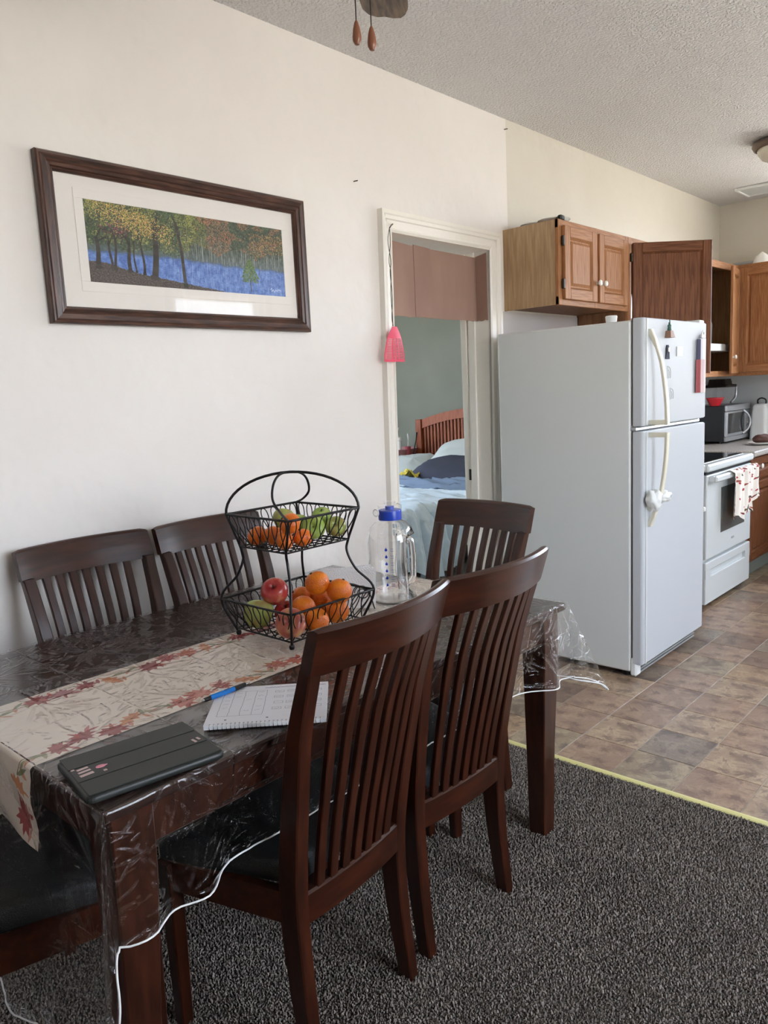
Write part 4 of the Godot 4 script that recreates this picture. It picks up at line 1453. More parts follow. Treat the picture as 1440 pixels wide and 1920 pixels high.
func counter() -> void:
	var top := 0.905
	var base := Vector3(-2.0, 0, -5.9)
	# narrow cabinet between fridge and stove
	var b := thing("base_cabinet", Vector3(-2.0, 0, -4.4), "narrow oak base cabinet between the fridge and the stove", "cabinet")
	var g := G.new()
	g.bb(Vector3(WX + 0.01, 0.1, -4.605), Vector3(-1.70, 0.86, -4.17))
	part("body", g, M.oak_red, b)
	g = G.new()
	g.bb(Vector3(WX + 0.01, 0.0, -4.605), Vector3(-1.76, 0.1, -4.17))
	part("toe_kick", g, M.toe_kick, b)
	cab_door(b, "door", face_x(-1.70, 0.12, -4.18).translated(-Vector3(-2.0, 0, -4.4)), 0.41, 0.72, Vector2(0.38, 0.52), M.oak_red, M.oak_red_wide, [])
	g = G.new()
	g.bb(Vector3(WX + 0.005, 0.86, -4.608), Vector3(-1.67, 0.9, -4.13), 0.006)
	single("countertop", g, M.counter_laminate, Vector3(-2.0, 0.86, -4.4), "short speckled countertop between the fridge and the stove", "countertop")
	# cabinet right of the stove
	b = thing("base_cabinet", base, "oak base cabinet with drawer right of the stove", "cabinet")
	g = G.new()
	g.bb(Vector3(WX + 0.01, 0.12, -6.70), Vector3(-1.70, 0.865, -5.45))
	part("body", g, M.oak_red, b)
	g = G.new()
	g.bb(Vector3(WX + 0.01, 0.0, -6.70), Vector3(-1.745, 0.12, -5.45))
	part("toe_kick", g, M.toe_kick, b)
	for q in [[-5.47, 0.50], [-5.98, 0.50]]:
		var dr := cab_door(b, "drawer", face_x(-1.70, 0.70, q[0]).translated(-base), q[1], 0.15, null, M.oak_red, M.oak_red_wide, [], true)
		g = G.new()
		g.lathe([Vector2(0, 0.02), Vector2(0.008, 0.02), Vector2(0.007, 0.03), Vector2(0.014, 0.035), Vector2(0.018, 0.042), Vector2(0.013, 0.048), Vector2(0, 0.05)], 16, Vector3(0.17, 0.09, 0), Basis(Vector3(1, 0, 0), PI / 2))
		local("knob", g, M.porcelain, dr)
		cab_door(b, "door", face_x(-1.70, 0.14, q[0]).translated(-base), q[1], 0.54, null, M.oak_red, M.oak_red_wide, [])
	g = G.new()
	g.bb(Vector3(WX + 0.005, 0.865, -6.72), Vector3(-1.65, top, -5.44), 0.008)
	g.bb(Vector3(-1.65, 0.865, -6.72), Vector3(-0.6, top, -6.1), 0.008)
	single("countertop", g, M.counter_laminate, Vector3(-2.0, 0.865, -6.1), "speckled grey countertop under the microwave", "countertop")
	# base cabinets along the far wall
	b = thing("base_cabinet", Vector3(-1.1, 0, -6.4), "oak base cabinet along the far wall", "cabinet")
	g = G.new()
	g.bb(Vector3(-1.62, 0.0, -6.70), Vector3(-0.6, 0.86, -6.15))
	part("body", g, M.oak_red, b)
	# backsplash
	g = G.new()
	g.bb(Vector3(WX, top, FARZ + 0.001), Vector3(-0.6, 1.42, FARZ + 0.006))
	struct("trim_backsplash", g, M.backsplash_paint)
	g = G.new()
	g.bb(Vector3(WX, top, -6.73), Vector3(WX + 0.006, 1.42, -4.36))
	struct("trim_backsplash_side", g, M.backsplash_paint)
	# microwave
	var mb := Vector3(-2.2, top, -6.3)
	var mw := thing("microwave", mb, "black and steel microwave oven on the counter corner", "microwave")
	var mx := -2.062; var ma := -6.05; var mz := -6.60; var mt := 1.195
	g = G.new()
	g.bb(Vector3(-2.34, top + 0.015, mz), Vector3(mx, mt, ma), 0.006)
	part("body", g, M.microwave_black, mw)
	for q in [[-2.30, ma - 0.04], [-2.30, mz + 0.04], [mx - 0.04, ma - 0.04], [mx - 0.04, mz + 0.04]]:
		g = G.new()
		g.lathe([Vector2(0, top), Vector2(0.014, top), Vector2(0.014, top + 0.016), Vector2(0, top + 0.016)], 10, Vector3(q[0], 0, q[1]))
		part("foot", g, M.black_plastic, mw)
	g = G.new()
	g.bb(Vector3(mx, mt - 0.045, mz), Vector3(mx + 0.02, mt, ma), 0.004)
	part("top_band", g, M.steel, mw)
	g = G.new()
	g.bb(Vector3(mx, top + 0.016, mz), Vector3(mx + 0.02, top + 0.052, ma), 0.004)
	part("bottom_band", g, M.steel, mw)
	g = G.new()
	g.bb(Vector3(mx, top + 0.054, mz + 0.13), Vector3(mx + 0.022, mt - 0.047, ma - 0.002), 0.004)
	var md := part("door", g, M.steel, mw)
	g = G.new()
	g.bb(Vector3(mx + 0.0215, top + 0.075, mz + 0.16), Vector3(mx + 0.0245, mt - 0.062, ma - 0.03), 0.001)
	part("window", g, M.cooktop_glass, md)
	g = G.new()
	g.tube(smooth([Vector3(mx + 0.022, mt - 0.05, mz + 0.19), Vector3(mx + 0.05, mt - 0.09, mz + 0.15), Vector3(mx + 0.06, (top + mt) / 2, mz + 0.135), Vector3(mx + 0.05, top + 0.095, mz + 0.15), Vector3(mx + 0.022, top + 0.058, mz + 0.19)], 6), 0.009, 10)
	part("handle", g, M.steel, md)
	g = G.new()
	g.bb(Vector3(mx, top + 0.054, mz), Vector3(mx + 0.021, mt - 0.047, mz + 0.126), 0.003)
	var cp := part("control_panel", g, M.steel, mw)
	for k in 12:
		g = G.new()
		g.box(Vector3(mx + 0.022, top + 0.085 + 0.028 * (k / 3), mz + 0.035 + 0.028 * (k % 3)), Vector3(0.003, 0.018, 0.02), 0.001)
		part("button", g, M.grille_grey, cp)
	# things on the microwave
	g = G.new()
	g.lathe([Vector2(0, mt), Vector2(0.035, mt), Vector2(0.062, mt + 0.055), Vector2(0.066, mt + 0.056), Vector2(0.066, mt + 0.062), Vector2(0.058, mt + 0.06), Vector2(0.032, mt + 0.008), Vector2(0, mt + 0.008)], 28, Vector3(-2.14, 0, -6.08))
	single("bowl", g, M.red_plastic, Vector3(-2.14, mt, -6.08), "small red bowl on top of the microwave", "bowl")
	var pj := thing("pitcher", Vector3(-2.2, mt, -6.35), "clear pitcher with a black lid on top of the microwave", "pitcher")
	g = G.new()
	g.loft(rounded_secs([[mt + 0.001, 0.075, 0.085], [mt + 0.08, 0.085, 0.10], [mt + 0.135, 0.09, 0.11]], Vector3(-2.2, 0, -6.35), 0.03), false, true)
	part("body", g, M.clear_plastic, pj)
	g = G.new()
	g.loft(rounded_secs([[mt + 0.135, 0.095, 0.118], [mt + 0.155, 0.095, 0.118], [mt + 0.158, 0.07, 0.09], [mt + 0.20, 0.06, 0.085]], Vector3(-2.2, 0, -6.35), 0.02))
	part("lid", g, M.black_plastic, pj)
	g = G.new()
	g.tube(smooth([Vector3(-2.16, mt + 0.17, -6.47), Vector3(-2.14, mt + 0.15, -6.53), Vector3(-2.14, mt + 0.06, -6.54), Vector3(-2.16, mt + 0.01, -6.49)], 6), 0.011, 8)
	part("handle", g, M.steel, pj)
	# white canister and plate
	var cn := thing("canister", Vector3(-1.98, top, -6.66), "tall white tapered canister with a black loop right of the microwave", "canister")
	g = G.new()
	g.loft(rounded_secs([[top, 0.065, 0.10], [top + 0.15, 0.06, 0.088], [top + 0.262, 0.052, 0.075], [top + 0.28, 0.04, 0.06]], Vector3(-1.965, 0, -6.625), 0.025), true, false)
	part("body", g, M.white_plastic, cn)
	g = G.new()
	g.tube(smooth([Vector3(-1.995, top + 0.275, -6.625), Vector3(-1.995, top + 0.31, -6.62), Vector3(-1.965, top + 0.325, -6.615), Vector3(-1.935, top + 0.31, -6.62), Vector3(-1.935, top + 0.275, -6.625)], 5), 0.006, 8)
	part("loop", g, M.black_plastic, cn)
	g = G.new()
	g.lathe([Vector2(0, top), Vector2(0.06, top), Vector2(0.105, top + 0.018), Vector2(0.1, top + 0.021), Vector2(0.055, top + 0.008), Vector2(0, top + 0.008)], 30, Vector3(-1.78, 0, -6.02))
	single("plate", g, M.porcelain, Vector3(-1.78, top, -6.02), "white plate at the counter edge under the brown bread", "plate")
	g = G.new()
	var fn := FastNoiseLite.new(); fn.seed = 8; fn.frequency = 12.0
	var rows := []
	for j in 15:
		var ring := PackedVector3Array()
		for i in 24:
			var a := TAU * i / 24.0; var bb2 := lerpf(-PI / 2, PI / 2, j / 14.0)
			var p := Vector3(cos(a) * cos(bb2) * 0.06, sin(bb2) * 0.034, sin(a) * cos(bb2) * 0.08)
			p *= 1.0 + 0.5 * fn.get_noise_3dv(p)
			ring.append(Vector3(-1.77, top + 0.045, -6.03) + p)
		rows.append(ring)
	g.grid(rows, true)
	single("bread", g, M.bread_brown, Vector3(-1.77, top + 0.01, -6.03), "lumpy dark brown bread on the white plate", "bread")

func rounded_secs(levels: Array, c: Vector3, r: float) -> Array:
	var out := []
	for l in levels:
		var ps := PackedVector3Array()
		for q in [[1, 1, 0.0], [-1, 1, 0.5], [-1, -1, 1.0], [1, -1, 1.5]]:
			for k in 5:
				var a: float = PI * q[2] + PI / 2 * k / 4.0
				ps.append(c + Vector3(q[0] * (l[1] - r) + r * cos(a), l[0], q[1] * (l[2] - r) + r * sin(a)))
		out.append(ps)
	return out
# ---------------------------------------------------------------- dining table and chairs
const TX0 := -2.165
const TX1 := -1.14
const TZ0 := -2.015
const TZ1 := -0.52

func dining_table() -> void:
	var base := Vector3((TX0 + TX1) / 2, 0, (TZ0 + TZ1) / 2)
	var t := thing("dining_table", base, "dark brown wooden dining table under the clear cloth", "table")
	var g := G.new()
	g.bb(Vector3(TX0, TOP - 0.022, TZ0), Vector3(TX1, TOP, TZ1), 0.004)
	part("tabletop", g, M.table_wood, t)
	for q in [[Vector3(TX0 + 0.06, 0.64, TZ0 + 0.03), Vector3(TX1 - 0.06, TOP - 0.022, TZ0 + 0.05)], [Vector3(TX0 + 0.06, 0.64, TZ1 - 0.05), Vector3(TX1 - 0.06, TOP - 0.022, TZ1 - 0.03)], [Vector3(TX0 + 0.03, 0.64, TZ0 + 0.05), Vector3(TX0 + 0.05, TOP - 0.022, TZ1 - 0.05)], [Vector3(TX1 - 0.05, 0.64, TZ0 + 0.05), Vector3(TX1 - 0.03, TOP - 0.022, TZ1 - 0.05)]]:
		g = G.new()
		g.bb(q[0], q[1], 0.002)
		part("apron", g, M.table_leg_wood, t)
	for sx in [-1.0, 1.0]:
		for sz in [-1.0, 1.0]:
			var ox := TX1 - 0.018 if sx > 0 else TX0 + 0.018
			var oz := TZ1 - 0.018 if sz > 0 else TZ0 + 0.018
			var secs := []
			for k in [[0.0, 0.058, 0.024, 0.0], [0.3, 0.066, 0.016, 0.0], [0.60, 0.08, 0.0, 0.0], [TOP - 0.022, 0.082, 0.0, 0.0]]:
				var x1: float = ox - sx * k[2]; var x0: float = x1 - sx * k[1]
				var z1: float = oz; var z0: float = z1 - sz * k[1]
				var c := 0.003
				var xa := minf(x0, x1); var xb := maxf(x0, x1); var za := minf(z0, z1); var zb := maxf(z0, z1)
				secs.append(PackedVector3Array([Vector3(xa + c, k[0], za), Vector3(xb - c, k[0], za), Vector3(xb, k[0], za + c), Vector3(xb, k[0], zb - c), Vector3(xb - c, k[0], zb), Vector3(xa + c, k[0], zb), Vector3(xa, k[0], zb - c), Vector3(xa, k[0], za + c)]))
			g = G.new()
			g.loft(secs)
			part("leg", g, M.table_leg_wood, t)
	# runner under the clear cloth
	g = G.new()
	var rows := []; var uvs := []
	var path := []
	for k in 9: path.append(Vector3(0, 0.605 + 0.0175 * k, TZ1 + 0.007))
	path.append(Vector3(0, TOP - 0.002, TZ1 + 0.006)); path.append(Vector3(0, TOP + 0.0015, TZ1 + 0.002))
	for k in 41: path.append(Vector3(0, TOP + 0.002, lerpf(TZ1 - 0.004, TZ0 + 0.004, k / 40.0)))
	path.append(Vector3(0, TOP + 0.0015, TZ0 - 0.002)); path.append(Vector3(0, TOP - 0.002, TZ0 - 0.006))
	for k in 9: path.append(Vector3(0, TOP - 0.005 - 0.016 * k, TZ0 - 0.007))
	var run := 0.0
	for k in path.size():
		if k: run += path[k].distance_to(path[k - 1])
		var row := PackedVector3Array(); var ur := PackedVector2Array()
		for i in 13:
			var u := i / 12.0
			var p: Vector3 = path[k]
			p.x = lerpf(-1.762, -1.403, u)
			if k < 8: p.z += 0.004 * sin(u * 9.0 + k) + 0.002; p.y -= 0.02 * u * (1.0 - k / 8.0)
			row.append(p); ur.append(Vector2(u, run / 1.80))
		rows.append(row); uvs.append(ur)
	g.grid(rows, false, false, uvs)
	single("table_runner", g, runner_print(), Vector3(-1.58, TOP, -1.27), "cream table runner printed with autumn leaves under the clear cloth", "runner")

func fill_poly(im: Image, pts: PackedVector2Array, col: Color, amount := 1.0) -> void:
	var lo := pts[0]; var hi := pts[0]
	for p in pts:
		lo = lo.min(p); hi = hi.max(p)
	for y in range(maxi(0, int(lo.y)), mini(im.get_height() - 1, int(hi.y) + 1) + 1):
		for x in range(maxi(0, int(lo.x)), mini(im.get_width() - 1, int(hi.x) + 1) + 1):
			if Geometry2D.is_point_in_polygon(Vector2(x + 0.5, y + 0.5), pts):
				im.set_pixel(x, y, im.get_pixel(x, y).lerp(col, amount))

func stroke(im: Image, a: Vector2, b: Vector2, w: float, col: Color) -> void:
	var d := (b - a)
	if d.length() < 0.01: return
	var nrm := Vector2(-d.y, d.x).normalized() * w / 2.0
	fill_poly(im, PackedVector2Array([a + nrm, b + nrm, b - nrm, a - nrm]), col)

func leaf_shape(kind: int, c: Vector2, s: float, a: float) -> PackedVector2Array:
	var maple := [[0, -1.0], [0.14, -0.62], [0.36, -0.74], [0.32, -0.38], [0.86, -0.5], [0.62, -0.14], [0.94, 0.08], [0.5, 0.22], [0.56, 0.5], [0.12, 0.38], [0.05, 0.95], [-0.05, 0.95], [-0.12, 0.38], [-0.56, 0.5], [-0.5, 0.22], [-0.94, 0.08], [-0.62, -0.14], [-0.86, -0.5], [-0.32, -0.38], [-0.36, -0.74], [-0.14, -0.62]]
	var oak := [[0, -1], [0.2, -0.82], [0.14, -0.62], [0.42, -0.5], [0.22, -0.26], [0.5, -0.06], [0.24, 0.16], [0.4, 0.4], [0.08, 0.5], [0.03, 1.0], [-0.03, 1.0], [-0.08, 0.5], [-0.4, 0.4], [-0.24, 0.16], [-0.5, -0.06], [-0.22, -0.26], [-0.42, -0.5], [-0.14, -0.62], [-0.2, -0.82]]
	var plain := [[0, -1], [0.2, -0.5], [0.26, 0], [0.16, 0.5], [0.0, 1.0], [-0.16, 0.5], [-0.26, 0], [-0.2, -0.5]]
	var out := PackedVector2Array()
	for p in [maple, oak, plain][kind]:
		out.append(c + Vector2(p[0], p[1]).rotated(a) * s)
	return out

func runner_print() -> StandardMaterial3D:
	var w := 400; var h := 2000
	var im := Image.create(w, h, false, Image.FORMAT_RGB8)
	im.fill(c8(228, 216, 204))
	var r := RandomNumberGenerator.new(); r.seed = 5
	var reds := [c8(150, 44, 48), c8(176, 72, 62), c8(196, 110, 92), c8(140, 56, 60)]
	var y := 20.0
	var k := 0
	while y < h - 20:
		for side in [0, 1]:
			var x: float = (46.0 if side == 0 else w - 46.0) + r.randf_range(-16, 16)
			var yy: float = y + (30.0 if side else 0.0)
			var pick: int = (k + side * 2) % 5
			var tone: float = r.randf_range(0.65, 0.95)
			if pick <= 2:
				fill_poly(im, leaf_shape(0, Vector2(x, yy), r.randf_range(34, 46), r.randf() * TAU), reds[r.randi() % 4], tone)
				for e in 3:
					fill_poly(im, leaf_shape(2, Vector2(x + r.randf_range(-30, 30), yy + r.randf_range(-44, 44)), 20, r.randf() * TAU), reds[r.randi() % 4], tone * 0.8)
			elif pick == 3:
				fill_poly(im, leaf_shape(1, Vector2(x, yy), 46, r.randf() * TAU), c8(206, 132, 88), 0.85)
				fill_poly(im, leaf_shape(2, Vector2(x + 22, yy + 30), 20, r.randf() * TAU), c8(198, 120, 84), 0.7)
			else:
				for e in 5:
					fill_poly(im, leaf_shape(2, Vector2(x + r.randf_range(-20, 20), yy + 15.0 * (e - 2)), 22, r.randf() * TAU), [c8(118, 128, 92), c8(150, 144, 108), c8(190, 128, 100)][e % 3], 0.8)
				stroke(im, Vector2(x - 8, yy - 40), Vector2(x + 8, yy + 40), 3, c8(112, 104, 78))
		y += 62.0
		k += 1
	var m := mat("runner_print", Color.WHITE, 0.9)
	m.albedo_texture = ImageTexture.create_from_image(im)
	return m

const BACK := [[0.0, 0.003], [0.18, -0.014], [0.36, -0.019], [0.5, -0.004], [0.64, 0.020], [0.77, 0.045], [0.88, 0.078], [1.0, 0.116]]

func rect_sec(x0: float, x1: float, y: float, z0: float, z1: float, c := 0.003) -> PackedVector3Array:
	return PackedVector3Array([Vector3(x0 + c, y, z0), Vector3(x1 - c, y, z0), Vector3(x1, y, z0 + c), Vector3(x1, y, z1 - c), Vector3(x1 - c, y, z1), Vector3(x0 + c, y, z1), Vector3(x0, y, z1 - c), Vector3(x0, y, z0 + c)])

func make_chair(label: String) -> Node3D:
	var t := thing("dining_chair", Vector3.ZERO, label, "chair", "dining chairs around the table")
	base_of.erase(t)
	var g: G
	var half := [[0.0, 0.182], [0.36, 0.186], [0.9, 0.212], [1.0, 0.216]]
	for s in [-1.0, 1.0]:
		var secs := []
		for k in 25:
			var y := 0.915 * k / 24.0
			var b := curve1(BACK, y)
			var d: float = curve1([[0.0, 0.040], [0.36, 0.054], [0.7, 0.044], [0.92, 0.030]], y)
			var o: float = s * curve1(half, y)
			var i: float = o - s * curve1([[0.0, 0.030], [0.36, 0.036], [0.92, 0.034]], y)
			secs.append(rect_sec(b - d, b, y, minf(o, i), maxf(o, i)))
		g = G.new()
		g.loft(secs)
		local("back_post", g, M.chair_wood, t)
	# curved top rail
	g = G.new()
	var bul := func(z: float) -> float: return 0.042 * (1.0 - pow(z / 0.216, 2.0))
	var secs := []
	for k in 25:
		var z := lerpf(-0.216, 0.216, k / 24.0)
		var bu: float = bul.call(z)
		var e := 0.004 if k == 0 or k == 24 else 0.0
		var ps := PackedVector3Array()
		var y0 := 0.905; var y1 := 1.0
		for q in [[y0 + e, 0.0], [y0 + 0.05, 0.0], [y1 - 0.008, 0.0], [y1 - 0.002 - e, -0.006], [y1 - e, -0.013], [y1 - 0.002 - e, -0.020], [y1 - 0.008, -0.026], [y0 + 0.05, -0.027], [y0 + e, -0.027]]:
			ps.append(Vector3(curve1(BACK, q[0]) + bu + q[1] + 0.003, q[0], z))
		secs.append(ps)
	g.loft(secs)
	local("top_rail", g, M.chair_wood_across, t)
	# lower rail
	g = G.new()
	secs = []
	for k in 9:
		var z := lerpf(-0.153, 0.153, k / 8.0)
		var bu: float = 0.010 * (1.0 - pow(z / 0.153, 2.0))
		var xb := -0.020 + bu
		secs.append(PackedVector3Array([Vector3(xb - 0.028, 0.335, z), Vector3(xb, 0.335, z), Vector3(xb + 0.002, 0.400, z), Vector3(xb - 0.003, 0.405, z), Vector3(xb - 0.028, 0.405, z)]))
	g.loft(secs)
	local("lower_rail", g, M.chair_wood_across, t)
	for i in 7:
		var f := (i + 1) / 8.0 * 2.0 - 1.0
		secs = []
		for k in 17:
			var y := lerpf(0.40, 0.91, k / 16.0)
			var w := (y - 0.40) / 0.51
			var z: float = f * lerpf(0.150, 0.178, w)
			var bu: float = lerpf(0.010 * (1 - f * f), bul.call(z), w)
			var x := curve1(BACK, y) + bu - 0.012
			secs.append(rect_sec(x - 0.007, x + 0.007, y, z - 0.0115, z + 0.0115, 0.002))
		g = G.new()
		g.loft(secs)
		local("slat", g, M.chair_wood, t)
	# front legs
	for s in [-1.0, 1.0]:
		secs = []
		for k in [[0.0, 0.030], [0.25, 0.036], [0.405, 0.040]]:
			secs.append(rect_sec(-0.36 - k[1] / 2, -0.36 + k[1] / 2, k[0], s * 0.238 - k[1] / 2, s * 0.238 + k[1] / 2))
		g = G.new()
		g.loft(secs)
		local("front_leg", g, M.chair_wood, t)
		# side rails
		g = G.new()
		secs = []
		for e in [[-0.05, 0.172], [-0.35, 0.238]]:
			secs.append(PackedVector3Array([Vector3(e[0], 0.34, s * e[1] - 0.011), Vector3(e[0], 0.34, s * e[1] + 0.011), Vector3(e[0], 0.41, s * e[1] + 0.011), Vector3(e[0], 0.41, s * e[1] - 0.011)]))
		g.loft(secs)
		local("side_rail", g, M.chair_wood_across, t)
	g = G.new()
	g.bb(Vector3(-0.372, 0.34, -0.22), Vector3(-0.35, 0.41, 0.22), 0.002)
	local("front_rail", g, M.chair_wood_across, t)
	# upholstered seat
	g = G.new()
	secs = []
	for l in [[0.405, 0.006], [0.412, 0.0], [0.445, 0.0], [0.458, 0.008], [0.466, 0.03], [0.470, 0.08]]:
		var ps := PackedVector3Array()
		var q: float = l[1]
		for e in [[-0.052, -0.15], [-0.30, -0.235], [-0.372, -0.252], [-0.390, -0.235], [-0.395, 0.0], [-0.390, 0.235], [-0.372, 0.252], [-0.30, 0.235], [-0.052, 0.15]]:
			var cx := -0.21
			ps.append(Vector3(cx + (e[0] - cx) * (1.0 - q / 0.2), l[0], e[1] * (1.0 - q / 0.22)))
		secs.append(ps)
	g.loft(secs)
	local("seat", g, M.seat_black, t)
	return t

func chairs() -> void:
	var a := make_chair("nearest dark wooden dining chair, in front of the notebook")
	a.position = Vector3(-1.108, 0, -1.066)
	a.rotation.y = deg_to_rad(5.0)
	copy(a, "dining_chair", Vector3(-1.127, 0, -1.482), deg_to_rad(-1.5), "dark wooden dining chair on the near side, closer to the fridge")
	copy(a, "dining_chair", Vector3(-2.205, 0, -1.09), PI, "left of the two dark dining chairs against the wall")
	copy(a, "dining_chair", Vector3(-2.185, 0, -1.538), PI, "dark dining chair against the wall, behind the fruit basket")
	copy(a, "dining_chair", Vector3(-1.612, 0, -2.152), deg_to_rad(85.0), "dark dining chair at the table end by the doorway")
	copy(a, "dining_chair", Vector3(-1.655, 0, -0.36), deg_to_rad(-92.0), "dark dining chair with black seat at the table end by the tablet")

# ---------------------------------------------------------------- clear cloth
func tablecloth() -> void:
	var base := Vector3((TX0 + TX1) / 2, TOP, (TZ0 + TZ1) / 2)
	var t := thing("tablecloth", base, "clear plastic tablecloth with white piped hem over the dining table", "tablecloth")
	var f := FastNoiseLite.new(); f.seed = 31; f.frequency = 9.0; f.fractal_octaves = 3
	var f2 := FastNoiseLite.new(); f2.seed = 32; f2.frequency = 30.0; f2.fractal_type = FastNoiseLite.FRACTAL_RIDGED; f2.fractal_octaves = 3
	var g := G.new()
	# top
	var nx := 110; var nz := 160
	var rows := []; var uvs := []
	for j in nz + 1:
		var row := PackedVector3Array(); var ur := PackedVector2Array()
		for i in nx + 1:
			var x := lerpf(TX0, TX1, float(i) / nx); var z := lerpf(TZ0, TZ1, float(j) / nz)
			var edge: float = minf(minf(x - TX0, TX1 - x), minf(z - TZ0, TZ1 - z))
			var k := smoothstep(0.0, 0.03, edge)
			var y := 0.0022 * f.get_noise_2d(x, z) + 0.0006 * f2.get_noise_2d(x, z)
			# packing folds
			for q in [[x + 1.41, 0.26], [z + 1.27, 0.25]]:
				var d: float = absf(fposmod(q[0] + q[1] / 2, q[1]) - q[1] / 2)
				y += 0.0016 * maxf(0.0, 1.0 - d / 0.008)
			row.append(Vector3(x, TOP + 0.0055 + y * k, z))
			ur.append(Vector2(x, z))
		rows.append(row); uvs.append(ur)
	g.grid(rows, false, false, uvs)
	# skirt: list of [edge point, outward direction, flat length, flare, is corner]
	var drop := [0.245, 0.60, 0.25, 0.25]   # near side, end by the tablet, wall side, end by the doorway
	var cols := []
	var cor := [[Vector3(TX1, 0, TZ1), 0.0, 90.0, 0.20], [Vector3(TX0, 0, TZ1), 90.0, 180.0, 0.2], [Vector3(TX0, 0, TZ0), 180.0, 270.0, 0.25], [Vector3(TX1, 0, TZ0), 270.0, 360.0, 0.40]]
	for q in 4:
		var c: Array = cor[q]
		var nfan := 40
		for k in nfan + 1:
			var a: float = lerpf(c[1], c[2], float(k) / nfan)
			var b := fposmod(a - c[1], 90.0) if k < nfan else 90.0
			var rb := deg_to_rad(b)
			var ln: float = minf(drop[q] / maxf(cos(rb), 0.01), drop[(q + 1) % 4] / maxf(sin(rb), 0.01))
			ln = minf(ln, minf(drop[q], drop[(q + 1) % 4]) * 0.3 + maxf(drop[q], drop[(q + 1) % 4]))
			var fl: float = c[3] * (0.5 - 0.5 * cos(4.0 * rb)) * 0.35 + c[3] * sin(2.0 * rb) * 0.65
			cols.append([c[0], Vector3(cos(deg_to_rad(a)), 0, sin(deg_to_rad(a))), ln, fl, sin(2.0 * rb)])
		var n: Array = cor[(q + 1) % 4]
		var m := 120 if q % 2 == 1 else 90
		for k in range(1, m):
			var p: Vector3 = c[0].lerp(n[0], float(k) / m)
			cols.append([p, Vector3(cos(deg_to_rad(c[2])), 0, sin(deg_to_rad(c[2]))), drop[(q + 1) % 4], 0.0, 0.0])
	rows = []; uvs = []
	var nt := 40
	for j in nt + 1:
		var w := float(j) / nt
		var row := PackedVector3Array(); var ur := PackedVector2Array()
		for c in cols:
			var e: Vector3 = c[0]; var o: Vector3 = c[1]
			var r: float = c[2] * w
			var out: float; var y: float
			var rad := 0.006
			if r < rad * PI / 2:
				out = rad * sin(r / rad); y = rad * cos(r / rad) - rad
			else:
				var q: float = r - rad * PI / 2
				var fl: float = c[3]
				out = rad + q * fl; y = -rad - q * sqrt(1.0 - fl * fl)
			var p := e + o * out
			pass
			# near side is tucked behind the chair backs
			if o.x > 0.7 and c[4] < 0.3:
				var tuck := smoothstep(0.09, 0.22, e.z - TZ0) * smoothstep(0.13, 0.30, TZ1 - e.z)
				p.x -= 0.056 * w * tuck
				p.x += 0.016 * w * (1.0 - tuck) * (0.3 + sin(e.z * 42.0))
			elif c[4] < 0.3:
				p += o * (0.012 * w * (0.4 + sin((e.x + e.z) * 26.0)) + 0.012 * w)
			p += o * 0.005 * w * f.get_noise_2d((e.x + e.z) * 1.3, r * 2.0)
			p += o * 0.0022 * f2.get_noise_2d((e.x - e.z) * 0.9 + o.x * 0.06, r * 0.8) * smoothstep(0.02, 0.12, r)
			p.y = TOP + 0.0055 + y
			# sideways sway of the fold at a corner
			if c[4] > 0.0:
				p += o.cross(Vector3.UP) * 0.018 * w * c[4] * sin(4.0 * atan2(o.z, o.x) + 1.0)
			row.append(p)
			ur.append(Vector2(e.x + o.x * r, e.z + o.z * r))
		rows.append(row); uvs.append(ur)
	g.grid(rows, true, false, uvs)
	part("sheet", g, M.vinyl_sheet, t)
	g = G.new()
	g.tube(rows[-1], 0.0019, 6, true)
	part("hem", g, M.hem_white, t, "white piped hem")

# ---------------------------------------------------------------- things on the table
func table_things() -> void:
	basket()
	jug()
	napkins()
	notebook()
	tablet()

